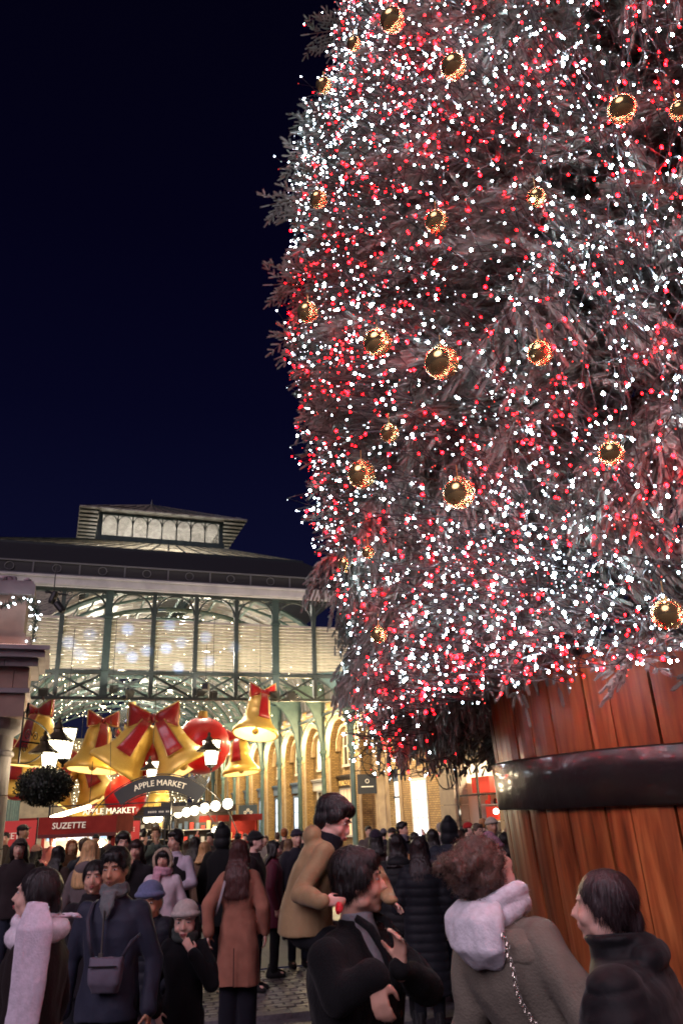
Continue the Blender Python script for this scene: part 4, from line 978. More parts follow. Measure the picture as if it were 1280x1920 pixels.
# ------------------------------------------------------------------ the giant barrel planter
TC = Vector((5.5*math.sin(R(27.7)), 5.5*math.cos(R(27.7)), 0)); GZ = -.08
def wood_mat():
    m = bpy.data.materials.new('varnished_red_brown_wood'); m.use_nodes = True; n = m.node_tree.nodes; l = m.node_tree.links; b = n['Principled BSDF']
    tc = n.new('ShaderNodeTexCoord'); oi = n.new('ShaderNodeObjectInfo'); mp = n.new('ShaderNodeMapping'); mp.inputs['Scale'].default_value = (1, 1, .075)
    ad = n.new('ShaderNodeVectorMath'); ad.operation = 'ADD'; sc = n.new('ShaderNodeVectorMath'); sc.operation = 'SCALE'; sc.inputs['Scale'].default_value = 9
    cx_ = n.new('ShaderNodeCombineXYZ'); l.new(oi.outputs['Random'], cx_.inputs[0]); l.new(oi.outputs['Random'], cx_.inputs[2]); l.new(cx_.outputs[0], sc.inputs[0])
    l.new(tc.outputs['Object'], mp.inputs[0]); l.new(mp.outputs[0], ad.inputs[0]); l.new(sc.outputs[0], ad.inputs[1])
    nz = n.new('ShaderNodeTexNoise'); nz.inputs['Scale'].default_value = 24; nz.inputs['Detail'].default_value = 9; nz.inputs['Distortion'].default_value = .5; l.new(ad.outputs[0], nz.inputs['Vector'])
    n2 = n.new('ShaderNodeTexNoise'); n2.inputs['Scale'].default_value = 3.0; n2.inputs['Detail'].default_value = 3; l.new(ad.outputs[0], n2.inputs['Vector'])
    rp = n.new('ShaderNodeValToRGB'); e = rp.color_ramp.elements; e[0].position = .26; e[0].color = (.13, .034, .012, 1); e[1].position = .76; e[1].color = (.58, .21, .065, 1)
    x = rp.color_ramp.elements.new(.5); x.color = (.36, .105, .032, 1); l.new(nz.outputs['Fac'], rp.inputs[0])
    r2 = n.new('ShaderNodeValToRGB'); r2.color_ramp.elements[0].position = .35; r2.color_ramp.elements[0].color = (.45, .4, .4, 1); r2.color_ramp.elements[1].position = .62; l.new(n2.outputs['Fac'], r2.inputs[0])
    mx = n.new('ShaderNodeMixRGB'); mx.blend_type = 'MULTIPLY'; mx.inputs[0].default_value = .85; l.new(rp.outputs[0], mx.inputs[1]); l.new(r2.outputs[0], mx.inputs[2])
    # knots
    mk = n.new('ShaderNodeMapping'); mk.inputs['Scale'].default_value = (3.2, 3.2, 1.5); l.new(tc.outputs['Object'], mk.inputs[0]); vo = n.new('ShaderNodeTexVoronoi'); vo.inputs['Scale'].default_value = .8; l.new(mk.outputs[0], vo.inputs['Vector'])
    kr = n.new('ShaderNodeValToRGB'); kr.color_ramp.elements[0].position = .045; kr.color_ramp.elements[0].color = (.18, .12, .1, 1); kr.color_ramp.elements[1].position = .10; l.new(vo.outputs['Distance'], kr.inputs[0])
    m2 = n.new('ShaderNodeMixRGB'); m2.blend_type = 'MULTIPLY'; m2.inputs[0].default_value = 1; l.new(mx.outputs[0], m2.inputs[1]); l.new(kr.outputs[0], m2.inputs[2])
    hv = n.new('ShaderNodeHueSaturation'); vr = n.new('ShaderNodeMapRange'); vr.inputs['To Min'].default_value = .65; vr.inputs['To Max'].default_value = 1.35; l.new(oi.outputs['Random'], vr.inputs[0]); l.new(vr.outputs[0], hv.inputs['Value']); l.new(m2.outputs[0], hv.inputs['Color']); l.new(hv.outputs[0], b.inputs['Base Color'])
    rr = n.new('ShaderNodeMapRange'); rr.inputs['To Min'].default_value = .22; rr.inputs['To Max'].default_value = .5; l.new(n2.outputs['Fac'], rr.inputs[0]); l.new(rr.outputs[0], b.inputs['Roughness'])
    bp = n.new('ShaderNodeBump'); bp.inputs['Strength'].default_value = .35; bp.inputs['Distance'].default_value = .01; l.new(nz.outputs['Fac'], bp.inputs['Height']); l.new(bp.outputs[0], b.inputs['Normal'])
    b.inputs['Coat Weight'].default_value = .18; b.inputs['Coat Roughness'].default_value = .18
    return m
M_wood = wood_mat()
M_hoop = mat('black_lacquered_hoop', (.010, .010, .011), .3, c2=(.02, .018, .016), scale=3, bump=.9, bscale=3.5, coat=.6)
M_bolt = mat('bolt_steel', (.2, .18, .16), .35, metal=.9)
barrel = empty('barrel_planter', (TC.x, TC.y, GZ)); tag(barrel, 'giant red brown wooden barrel with black hoop holding the Christmas tree', 'barrel planter')
def br(z): return 1.50+.078*z-.012*(z-1.2)**2     # outside radius at height above ground
ZR = 2.72
rg = random.Random(21); a = 0.13
while a < 2*PI+.13-.02:
    w = rg.uniform(.085, .15)
    if a+w > 2*PI+.13: w = 2*PI+.13-a
    g = MB(); nz_ = 9; zs_ = [ZR*k/nz_ for k in range(nz_+1)]; v = []; gap = .0035; pr = rg.uniform(-.004, .006); na = 3
    for z in zs_:
        for q in range(na+1):
            t = a+gap+(w-2*gap)*q/na; ed_ = .007 if q in (0, na) else 0
            for r_ in (br(z)-.06, br(z)+pr-ed_): v.append((r_*math.cos(t), r_*math.sin(t), z))
    S_ = 2*(na+1); f = []
    for i in range(nz_):
        for q in range(na):
            b = i*S_+2*q; f += [(b+1, b+3, b+3+S_, b+1+S_), (b, b+S_, b+2+S_, b+2)]
        b = i*S_; f += [(b, b+1, b+1+S_, b+S_), (b+S_-2, b+2*S_-2, b+2*S_-1, b+S_-1)]
    top_ = nz_*S_
    for q in range(na): f += [(top_+2*q, top_+2*q+1, top_+2*q+3, top_+2*q+2)]
    g.add(v, f); o = g.build('stave', M_wood, barrel)
    o.data.polygons.foreach_set('use_smooth', [False]*len(o.data.polygons)); a += w
def hoop(z0, z1, name='hoop'):
    g = MB(); th = .022
    pr_ = []
    for (z, dr) in ((z0, .006), (z0, th), (z0+.01, th+.006), (z1-.01, th+.006), (z1, th), (z1, .006)): pr_.append((br(z)+dr, z))
    n = 160; v = []; f = []
    for j in range(n):
        t = 2*PI*j/n; wob = .004*mnoise.noise(Vector((math.cos(t)*4, math.sin(t)*4, z0)))
        wz = .006*mnoise.noise(Vector((math.cos(t)*3, math.sin(t)*3, 7)))
        for (r_, z) in pr_: v.append(((r_+wob)*math.cos(t), (r_+wob)*math.sin(t), z+wz))
    m_ = len(pr_)
    for j in range(n):
        for k in range(m_-1): f.append((j*m_+k, ((j+1) % n)*m_+k, ((j+1) % n)*m_+k+1, j*m_+k+1))
    g.add(v, f); o = g.build(name, M_hoop, barrel, smooth=True)
hoop(2.00, 2.26); hoop(.32, .52)
g = MB(); g.lathe([(0, 0), (1.45, 0)], 48, Matrix.Translation((0, 0, .02)), cap=False); g.lathe([(br(ZR)-.06, ZR-.12), (0, ZR-.08)], 48); g.build('soil', M_dark, barrel)

# ------------------------------------------------------------------ the Christmas tree
RP = [(1.95, 1.9), (2.15, 2.35), (2.4, 2.52), (2.9, 2.55), (3.5, 2.6), (4.2, 2.72), (4.8, 2.84), (5.3, 2.92), (6.1, 2.9), (6.9, 2.82), (7.6, 2.62), (8.4, 2.45), (9.2, 2.32), (11, 2.0), (14, 1.2), (17, .25)]
def tr(z):
    for (z0, r0), (z1, r1) in zip(RP[:-1], RP[1:]):
        if z <= z1: return r0+(r1-r0)*max(0, (z-z0)/(z1-z0))
    return .2
def needle_mat(name, c, c2):
    m = bpy.data.materials.new(name); m.use_nodes = True; n = m.node_tree.nodes; l = m.node_tree.links; b = n['Principled BSDF']
    oi = n.new('ShaderNodeObjectInfo'); tc = n.new('ShaderNodeTexCoord'); nz = n.new('ShaderNodeTexNoise'); nz.inputs['Scale'].default_value = 5; l.new(tc.outputs['Object'], nz.inputs['Vector'])
    ad = n.new('ShaderNodeMath'); ad.operation = 'MULTIPLY_ADD'; ad.inputs[1].default_value = .5; l.new(oi.outputs['Random'], ad.inputs[0]); l.new(nz.outputs['Fac'], ad.inputs[2])
    rp = n.new('ShaderNodeValToRGB'); rp.color_ramp.elements[0].position = .45; rp.color_ramp.elements[0].color = (*c, 1); rp.color_ramp.elements[1].position = .95; rp.color_ramp.elements[1].color = (*c2, 1); l.new(ad.outputs[0], rp.inputs[0])
    l.new(rp.outputs[0], b.inputs['Base Color']); b.inputs['Roughness'].default_value = .6; return m
M_needle = needle_mat('grey_green_spruce_needles', (.095, .118, .098), (.20, .21, .185))
M_twig = mat('spruce_twig_bark', (.07, .045, .03), .9)
tree = empty('christmas_tree', (TC.x, TC.y, 0)); tag(tree, 'huge spruce Christmas tree covered in red and white lights, rising from the barrel', 'christmas tree')
g = MB(); g.tube([(0, 0, 2.2), (.03, 0, 6), (-.02, .02, 11), (0, 0, 17)], [.24, .19, .12, .03], 12)
g.build('trunk', M_twig, tree)
def sprig(g, p, d, L, rnd, dense=1.0):
    """one needle-clad shoot, fatter in the middle, from p along d"""
    d = d.normalized(); a = d.orthogonal().normalized(); b = d.cross(a)
    n = max(4, int(L/.0105*dense)); ph = rnd.uniform(0, 6)
    v = []; e_ = p+d*L                      # dense needle mass round the shoot: a spiky spindle
    for q, (tt, rr0) in enumerate(((0, .003), (.25, .0088), (.88, .0086), (1.0, .0045))):
        for j in range(4): a4 = ph+j*PI/2+q*.5; v.append(p+d*L*tt+(a*math.cos(a4)+b*math.sin(a4))*rr0*rnd.uniform(.7, 1.3))
    g.add(v, [(i*4+j, i*4+(j+1) % 4, i*4+4+(j+1) % 4, i*4+4+j) for i in range(3) for j in range(4)]+[(12, 13, 14, 15)])
    for i in range(n):
        t = (i+.5)/n; c = p+d*(L*t)
        for k in range(4):
            th = ph+i*1.3+k*1.571; rad = (a*math.cos(th)+b*math.sin(th))
            ln = .019*(1-.15*t)*rnd.uniform(.75, 1.2)
            tip = c+rad*ln*.95+d*ln*.75; s = rad.cross(d)*.0030
            g.add([c-s, c+s, tip], [(0, 1, 2)])
def bough(seed, L=1.05, droop=.35, low=False, spread=1.0):
    rnd = random.Random(seed); g = MB(); tw = MB()
    def axis(t): return Vector((L*t, .05*math.sin(t*3+seed), -droop*t*t*L+.06*math.sin(t*5+seed)))
    tw.tube([axis(k/8) for k in range(9)], [.014*(1-.8*k/8)+.002 for k in range(9)], 5)
    ns = 15 if not low else 9
    for i in range(ns):
        t = .16+.80*i/ns
        for sd in (-1, 1):
            p = axis(t); ll = (L*.40*(1-t*.72)+.06)*rnd.uniform(.75, 1.15)*spread
            ang_ = R(rnd.uniform(38, 62))*sd; d = Vector((math.cos(ang_), math.sin(ang_), rnd.uniform(-.55, .05))).normalized()
            e_ = p+d*ll+Vector((0, 0, -.18*ll-rnd.uniform(0, .05)))
            m_ = p.lerp(e_, .5)+Vector((0, 0, .03*ll)); tw.tube([p, m_, e_], [.005, .004, .002], 3)
            k = max(2, int(ll/.055)) if not low else max(1, int(ll/.12))
            for j in range(k):
                s = (j+.6)/k; q = p.lerp(m_, s*2) if s < .5 else m_.lerp(e_, s*2-1)
                for s2 in (-1, 1):
                    dd = (d.normalized()*1.0+Vector((-d.y, d.x, 0))*s2*rnd.uniform(.5, 1.0)+Vector((0, 0, rnd.uniform(-.6, .15)))).normalized()
                    sprig(g, q, dd, rnd.uniform(.05, .095)*(1.5 if low else 1), rnd, 1.0 if not low else .42)
            sprig(g, e_, (d+Vector((0, 0, -.3))).normalized(), .08, rnd, 1.0 if not low else .4)
    sprig(g, axis(1.0), (axis(1)-axis(.9)).normalized(), .11, rnd, .7)
    g.m = 0; n0 = len(g.f)
    g.m = 1; g.add(tw.v, tw.f)
    return g
def hang_bough(seed, L=1.0, low=False):
    """weeping lower branch: arches out then hangs as long strands"""
    rnd = random.Random(seed); g = MB(); tw = MB()
    def axis(t): return Vector((L*.55*t, .04*math.sin(t*4+seed), .05*math.sin(t*3)-.25*L*t*t))
    tw.tube([axis(k/6) for k in range(7)], [.012*(1-.7*k/6)+.002 for k in range(7)], 5)
    for i in range(12 if not low else 7):
        t = .2+.8*i/12
        for sd in (-1, 0, 1):
            if rnd.random() < .25: continue
            p = axis(t); ll = rnd.uniform(.22, .5)
            out = Vector((rnd.uniform(.1, .5), sd*rnd.uniform(.25, .7), 0))
            pts = [p+out*.22*(1-math.exp(-3*s))+Vector((0, 0, -ll*s*(.35+.65*s))) for s in (0, .2, .4, .6, .8, 1.0)]
            tw.tube(pts, [.004, .0035, .003, .003, .002, .0015], 3)
            for j in range(5):
                for s2 in (0, 1) if not low else (0,):
                    q = pts[j].lerp(pts[j+1], .5*s2); dr = (pts[j+1]-pts[j]).normalized()
                    dd = (dr+Vector((rnd.uniform(-.8, .8), rnd.uniform(-.8, .8), -.1))*.75).normalized()
                    sprig(g, q, dd, rnd.uniform(.055, .09), rnd, .95 if not low else .35)
            sprig(g, pts[-1], Vector((0, 0, -1)), .09, rnd, .6 if not low else .4)
    g.m = 1; g.add(tw.v, tw.f); return g
BM = [M_needle, M_twig]
bo_up = [bough(100+k, 1.0+.1*(k % 3), (.10, .25, .4)[k % 3]).mesh('bough', BM) for k in range(6)]
BL = [1.0+.1*(k % 3) for k in range(6)]
bo_dn = [hang_bough(200+k, 1.0+.1*(k % 2)).mesh('bough', BM) for k in range(4)]
phc = math.atan2(-TC.y, -TC.x)      # direction from the tree to the camera
rg = random.Random(77)
def bough_matrix(ph, z, r_in, elev, roll, s):
    p = Vector((r_in*math.cos(ph), r_in*math.sin(ph), z))
    return Matrix.Translation(p) @ Matrix.Rotation(ph, 4, 'Z') @ Matrix.Rotation(-elev, 4, 'Y') @ Matrix.Rotation(roll, 4, 'X') @ Matrix.Scale(s, 4)
def ground_r(ph, z): return tr(z)-.10-(.22 if z > 7.2 else 0)+.20*mnoise.noise(Vector((math.cos(ph)*2.6, math.sin(ph)*2.6, z*1.1)))
def zlow(ph):           # height of the lowest fronds: they clear the barrel in front and hang low on its left
    dl = math.degrees((phc-ph+PI) % (2*PI)-PI)
    return 2.36 if dl < 42 else (2.36-(dl-42)/26*.26 if dl < 68 else 2.10)
def place_bough(ph, z, extra=0, s=None):
    low_ = z < 4.3; hang = low_ and rg.random() < .75 or (z < 6 and rg.random() < .3)
    s = s or rg.uniform(.8, 1.15)
    if hang:
        me = rg.choice(bo_dn); el = R(rg.uniform(-20, 25)); reach = .64*s
        z = max(z, zlow(ph)+.90*s)
    else:
        bi = rg.randrange(6); me = bo_up[bi]; el = R(rg.uniform(-35, 12)) if z < 6 else R(rg.uniform(-25, 25)); reach = (BL[bi]+.0)*s*math.cos(el); z = max(z, zlow(ph)+(.42+max(0, -math.sin(el)))*s)
    return me, bough_matrix(ph+R(rg.uniform(-8, 8)), z, ground_r(ph, z)-rg.uniform(.0, .16)-reach+extra, el, R(rg.uniform(-35, 35)), s)
cnt = 0; N_B = 300; tips = []
# silhouette boughs that stick out on the left
for (px, py) in ((570, 45), (552, 165), (506, 298), (508, 598), (562, 652), (565, 832), (590, 882), (640, 1060), (645, 1195)):
    d = ray(px, py); h = Vector((d.x, d.y)).normalized(); t = TC.to_2d().dot(h); z = CAMH+t*d.z/math.hypot(d.x, d.y)
    tip = Vector((h.x*t, h.y*t))-TC.to_2d(); ph = math.atan2(tip.y, tip.x); rad = tip.length
    tips.append((tip.x, tip.y, z)); el = R(12 if py < 700 else -12); inst('bough', bo_up[cnt % 6], tree, m4=bough_matrix(ph, z-math.sin(el)*1.0-.02, rad-(BL[cnt % 6]+.10)*.75*math.cos(el), el, R(rg.uniform(-15, 15)), .75)); cnt += 1
for k in range(95):       # low weeping fronds of the near left side
    dl = rg.uniform(38, 108); ph = phc-R(dl); s = rg.uniform(.62, .85); z = zlow(ph)+.66*s+rg.uniform(.0, .95)
    inst('bough', rg.choice(bo_dn), tree, m4=bough_matrix(ph, z, ground_r(ph, z)-rg.uniform(-.06, .25)-.50*s, R(rg.uniform(-6, 16)), R(rg.uniform(-25, 25)), s)); cnt += 1
while cnt < N_B:
    u_ = rg.random(); z = 2.0+7.7*u_; dl = rg.uniform(-38, 112)
    me, M4 = place_bough(phc-R(dl), z)
    inst('bough', me, tree, m4=M4); cnt += 1
# everything past the first 300 boughs (inner layers and the far side): one mass per bough shape, scattered on points
def scatter(name, src, mats4):
    me = bpy.data.meshes.new(name); me.from_pydata([tuple(M.translation) for M in mats4], [], [])
    me.attributes.new('rot', 'FLOAT_VECTOR', 'POINT'); me.attributes.new('size', 'FLOAT', 'POINT')
    me.attributes['rot'].data.foreach_set('vector', [c for M in mats4 for c in M.to_euler()]); me.attributes['size'].data.foreach_set('value', [M.to_scale().x for M in mats4])
    o = bpy.data.objects.new(name, me); col.objects.link(o); o.parent = tree; tag(o, kind='stuff')
    ng = bpy.data.node_groups.new('scatter_boughs', 'GeometryNodeTree')
    ng.interface.new_socket('Geometry', in_out='INPUT', socket_type='NodeSocketGeometry'); ng.interface.new_socket('Geometry', in_out='OUTPUT', socket_type='NodeSocketGeometry')
    n = ng.nodes; l = ng.links; gi = n.new('NodeGroupInput'); go = n.new('NodeGroupOutput'); ip = n.new('GeometryNodeInstanceOnPoints'); oi = n.new('GeometryNodeObjectInfo')
    oi.inputs['Object'].default_value = src; oi.inputs['As Instance'].default_value = True
    ar = n.new('GeometryNodeInputNamedAttribute'); ar.data_type = 'FLOAT_VECTOR'; ar.inputs['Name'].default_value = 'rot'
    az = n.new('GeometryNodeInputNamedAttribute'); az.data_type = 'FLOAT'; az.inputs['Name'].default_value = 'size'
    l.new(gi.outputs[0], ip.inputs['Points']); l.new(oi.outputs['Geometry'], ip.inputs['Instance']); l.new(ar.outputs[0], ip.inputs['Rotation']); l.new(az.outputs[0], ip.inputs['Scale']); l.new(ip.outputs[0], go.inputs[0])
    o.modifiers.new('scatter', 'NODES').node_group = ng
lists = {}
def addlow(i, M4): lists.setdefault(i, []).append(M4)
for k in range(330):       # second layer behind the first
    ph = phc-R(rg.uniform(-48, 118)); z = zlow(ph)+.75+7.2*rg.random(); hang = z < 4 and rg.random() < .6
    addlow(6+rg.randrange(4) if hang else rg.randrange(6), bough_matrix(ph, z, ground_r(ph, z)-(rg.uniform(1.0, 1.4) if hang else rg.uniform(1.45, 1.9)), R(rg.uniform(-40, 20)), R(rg.uniform(-60, 60)), rg.uniform(.95, 1.2)))
for k in range(190):       # ragged outer left side
    dl = rg.uniform(48, 116); ph = phc-R(dl); z = 3.2+7.2*rg.random(); i = rg.randrange(6); s = rg.uniform(.6, .95); el = R(rg.uniform(-30, 30))
    addlow(i, bough_matrix(ph, z, ground_r(ph, z)-BL[i]*s*math.cos(el)+rg.uniform(-.12, .05), el, R(rg.uniform(-80, 80)), s))
for k in range(90):
    ph = phc-R(rg.uniform(25, 118)); z = zlow(ph)+.75+rg.uniform(0, 1.0); addlow(6+rg.randrange(4), bough_matrix(ph, z, ground_r(ph, z)-rg.uniform(.7, 1.2), R(rg.uniform(-5, 15)), R(rg.uniform(-30, 30)), .8))
for k in range(260):
    z = 3.1+13.5*rg.random()**1.2; ph = rg.uniform(0, 2*PI); addlow(rg.randrange(6), bough_matrix(ph, z, max(.1, tr(z)-1.55), R(rg.uniform(-30, 10)), R(rg.uniform(-40, 40)), 1.2))
srcs = {}
for ch in tree.children:
    if ch.name.startswith('bough'): srcs.setdefault(ch.data.name, ch)
for i, ms in lists.items(): scatter('inner_boughs', srcs[(bo_up+bo_dn)[i].name], ms)
# dark heart of old dead twigs and shaded wood, so gaps read dark as between real limbs
limbs = MB()
for k in range(170):
    z = 3.2+12*rg.random(); ph = rg.uniform(0, 2*PI); L = max(.3, tr(z)-1.1)
    limbs.tube([(0, 0, z+.2), (L*.5*math.cos(ph), L*.5*math.sin(ph), z+.15), (L*math.cos(ph), L*math.sin(ph), z-.1)], [.035, .022, .01], 5)
limbs.build('limbs', M_twig, tree, kind='stuff')

# ------------------------------------------------------------------ light strings on the tree
def lightstring(name, label, group_mat, n_str, colour_name, seed, r0, r1, spacing, nb):
    M_b = group_mat; rnd = random.Random(seed)
    root = empty(name, (TC.x, TC.y, 0)); tag(root, label, 'string lights')
    pts_all = []; wire = MB()
    for s in range(n_str):
        ph = phc-math.asin(rnd.uniform(-.62, 1.0)); z = rnd.uniform(2.0, 10.2); dz = rnd.uniform(-1, 1); dirn = rnd.choice((-1, 1)); pts = []
        a_ = rnd.uniform(0, 6)
        for k in range(nb):
            a_ += rnd.gauss(0, .42); st = spacing*rnd.uniform(.6, 1.3)
            ph += dirn*st*math.cos(a_)/2.7
            if (phc-ph+PI) % (2*PI)-PI > R(96): dirn = -dirn; ph += R(3)
            z += st*math.sin(a_)*.9
            zl = zlow(ph)+.04
            if z < zl: z = zl+.05*rnd.random(); a_ = -a_
            if z > 10.6: z = 10.6; a_ = -a_
            r_ = ground_r(ph, z)+rnd.choice((-.3, -.18, -.08, -.03, 0, .03, .06)) + rnd.uniform(-.04, .03)
            if z < 4.4: r_ += rnd.uniform(0, .16)
            pts.append(Vector((r_*math.cos(ph), r_*math.sin(ph), z+rnd.uniform(-.03, .03))))
        wire.tube([p+Vector((0, 0, .012)) for p in pts], .0028, 3, caps=False); pts_all += pts
    for (tx, ty, tz) in tips:
        a_ = Vector((tx, ty, tz)); b_ = Vector((tx*.70, ty*.70, tz-.05)); n = 8; pts = []
        for k in range(n): pts.append(a_.lerp(b_, (k+rnd.random())/n)+Vector((rnd.gauss(0, .04), rnd.gauss(0, .04), rnd.gauss(0, .05)+.01)))
        wire.tube(pts, .0026, 3, caps=False); pts_all += pts
    wire.build('wire', M_blackiron, root)
    me = []
    for q, r_ in enumerate((r0, (r0+r1)/2, r1)):
        b = MB(); b.ball((0, 0, 0), (r_*1.08, r_*1.08, r_*1.25), 4, 4); me.append((b.mesh('bulb', (M_b[q],), True), b))
    # nearest the camera first
    cl = Vector((CAM.x-TC.x, CAM.y-TC.y, CAMH)); vis = []
    for p in pts_all:
        vis.append(((p-cl).length, p))
    vis.sort(key=lambda t: t[0]); st = MB()
    for i, (d, p) in enumerate(vis):
        q = 0 if rnd.random() < .50 else (1 if rnd.random() < .72 else 2)
        if i < 290: inst('bulb', me[q][0], root, m4=Matrix.Translation(p))
        else: st.m = q; st.add(me[q][1].v, me[q][1].f, Matrix.Translation(p))
    st.build('bulbs', M_b, root, kind='stuff'); return pts_all
M_bw = [mat('cold_white_led', (.5, .5, .5), emit=(.74, .88, 1.0), es=e) for e in (5.5, 50, 130)]
M_br = [mat('red_led', (.5, .1, .1), emit=c, es=e) for c, e in (((1, .05, .03), 4), ((1.0, .002, .004), 50), ((1, .0008, .002), 170))]
W_pts = lightstring('white_light_string', 'strings of cold white LED lights wound all over the Christmas tree', M_bw, 310, 'white', 5, .0023, .0064, .085, 38)
R_pts = lightstring('red_light_string', 'strings of red LED lights wound all over the Christmas tree', M_br, 250, 'red', 8, .0023, .0068, .085, 36)
# looped cable hanging off the lowest left tip
root = empty('hanging_cable'); tag(root, 'loops of light cable dangling below the lowest left branches', 'cable')
g = MB()
for (px, py, D, r_) in ((700, 1425, 4.9, .10), (745, 1430, 5.0, .07), (835, 1450, 4.9, .09), (790, 1440, 5.0, .05)):
    c = at(px, py, D); g.tube([c+Vector((r_*.7*math.sin(t/16*2*PI), .02*math.sin(t), r_*math.cos(t/16*2*PI))) for t in range(16)], .003, 4, closed=True)
g.tube([at(700, 1395, 4.9), at(722, 1412, 4.9), at(748, 1408, 5), at(790, 1430, 5), at(836, 1420, 4.9)], .003, 4)
g.build('cable', M_blackiron, root)

# gold mirror baubles
M_bauble = mat('mirror_gold_bauble', (.80, .58, .24), .18, metal=.80, c2=(.62, .44, .18), scale=14)
where = {0: 'near the very top left', }
BB = [(735, 38, 23, 'at the top of the picture above the second highest bauble'), (850, 125, 24, 'second from the top, over deep foliage'), (607, 160, 15, 'on the thin branch sticking out top left'), (597, 374, 17, 'near the left edge below the forked tip'), (818, 415, 22, 'half buried, upper middle of the tree'), (577, 585, 20, 'beside the single red light at the left edge'), (708, 642, 27, 'left of the largest bauble'), (828, 680, 33, 'the largest, in the middle of the tree'), (1012, 662, 25, 'bright gold, right of the largest bauble'), (730, 812, 18, 'small, below the middle pair'), (678, 890, 27, 'near the left edge above the hall roof height'), (860, 925, 30, 'with red sparkles, lower middle of the tree'), (648, 1058, 15, 'hanging at the left edge by the hall parapet'), (690, 1036, 12, 'smallest, just right of the edge bauble'), (1165, 205, 27, 'upper right among many red lights'), (1272, 208, 18, 'cut by the right frame edge'), (1005, 370, 18, 'dim, in a dark hollow upper right'), (1250, 1152, 30, 'big one at lower right above the barrel'), (710, 1190, 16, 'low at left, deep in drooping fronds'), (1145, 850, 24, 'with white sparkles, right of centre'), (663, 82, 13, 'small, near the top left branch')]
for (px, py, r_, lab) in BB:
    d = ray(px, py); h = Vector((d.x, d.y)).normalized(); t0 = TC.to_2d().dot(h); off2 = TC.to_2d().length_squared-t0*t0
    z = CAMH+t0*d.z/math.hypot(d.x, d.y)
    for it in range(5):
        rr_ = max(tr(z)+.08, math.sqrt(off2)+.001); t = t0-math.sqrt(max(rr_*rr_-off2, 0)); z = CAMH+t*d.z/math.hypot(d.x, d.y)
    p = CAM+d*(t/math.hypot(d.x, d.y)); rad = r_/FPX*(p-CAM).dot(_f)
    root = empty('bauble', p); tag(root, 'gold mirror bauble '+lab, 'bauble', 'gold baubles on the tree')
    g = MB(); g.ball((0, 0, 0), rad, 32, 20); g.build('ball', M_bauble, root, smooth=True)
    g = MB(); g.lathe([(rad*.2, rad*.96), (rad*.2, rad*1.12), (rad*.06, rad*1.15)], 10); g.tube([(0, 0, rad*1.1), (0, 0, rad*1.1+.06)], .002, 4); g.build('cap', M_goldtrim, root)
# ------------------------------------------------------------------ people
M_eyew = mat('eye_white', (.55, .52, .50), .3); M_iris = mat('dark_iris', (.012, .008, .006), .15)
M_lens = mat('dark_glasses', (.01, .01, .01), .1)
def skin_mat(c, name='skin'):
    return mat(name, c, .48, c2=tuple(x*.88 for x in c), scale=25, bump=.05, bscale=200, sss=.12)
SK = {'light': skin_mat(srgb(226, 176, 152)), 'fair': skin_mat(srgb(232, 186, 168)), 'tan': skin_mat(srgb(205, 150, 120))}
M_lip = {k: mat('lips', srgb(*c), .4) for k, c in (('light', (176, 96, 92)), ('fair', (186, 92, 96)), ('tan', (150, 90, 78)))}
def hair_mat(rgb):
    k = ('hair', rgb)
    if k not in _mc:
        c = srgb(*rgb)
        _mc[k] = mat('hair', c, .42, c2=tuple(x*1.7+.003 for x in c), scale=60, stretch=(1, 1, .12), bump=.7, spec=.5)
    return _mc[k]
HX = .92
def V(*a): return Vector(a)
def cap_(g, p, q, r0, r1, n=12):
    p, q = Vector(p), Vector(q); d = q-p; L = d.length
    if L < 1e-5: g.ball(tuple(p), r0, n, 8); return
    d /= L; pts, rad = [], []
    for k in range(4): t = PI/2*k/4; pts.append(p-d*r0*math.cos(t)); rad.append(max(1e-3, r0*math.sin(t)))
    pts.append(p); rad.append(r0); pts.append(q); rad.append(r1)
    for k in range(1, 5): t = PI/2*k/4; pts.append(q+d*r1*math.sin(t)); rad.append(max(1e-3, r1*math.cos(t)))
    g.tube(pts, rad, n)
def chain(g, pts, rads, n=12):
    for i in range(len(pts)-1): cap_(g, pts[i], pts[i+1], rads[i], rads[i+1], n)

def remesh(g, vox, smooth=5, disp=None, name='form', fac=.6):
    me = g.mesh(name); o = bpy.data.objects.new('tmp', me)
    m = o.modifiers.new('r', 'REMESH'); m.mode = 'VOXEL'; m.voxel_size = vox
    if smooth: s = o.modifiers.new('s', 'SMOOTH'); s.factor = fac; s.iterations = smooth
    out = eval_mesh(o); bpy.data.objects.remove(o); bpy.data.meshes.remove(me)
    if disp is not None:
        n = len(out.vertices); co = np.empty(n*3); no = np.empty(n*3); out.vertices.foreach_get('co', co); out.vertex_normals.foreach_get('vector', no)
        co = co.reshape(-1, 3); no = no.reshape(-1, 3); co = disp(co, no); out.vertices.foreach_set('co', co.ravel())
    out.polygons.foreach_set('use_smooth', [True]*len(out.polygons)); out.update(); out.name = name
    return out
def vnoise(co, f, seed=0):
    """cheap smooth pseudo-noise from summed sines, vectorised"""
    rs = np.random.RandomState(seed); r = np.zeros(len(co))
    for k in range(7):
        d = rs.normal(size=3); d /= np.linalg.norm(d); r += np.sin(co @ d*f*(1+.35*k)+rs.uniform(0, 6))/(1+.35*k)
    return r/3.2
def fold(amp, f, seed, puff=0, pz=.085):
    def fn(co, no):
        st = co*np.array([1, 1, .55]); d = amp*(vnoise(st, f, seed)+.5*vnoise(st, f*2.3, seed+1)-.6*np.abs(vnoise(st, f*1.5, seed+2)))
        if puff:
            a = np.abs(np.sin(co[:, 2]*PI/pz+.6*vnoise(co, 6, seed))); d = d+puff*(a**.5-.6)
        return co+no*d[:, None]
    return fn
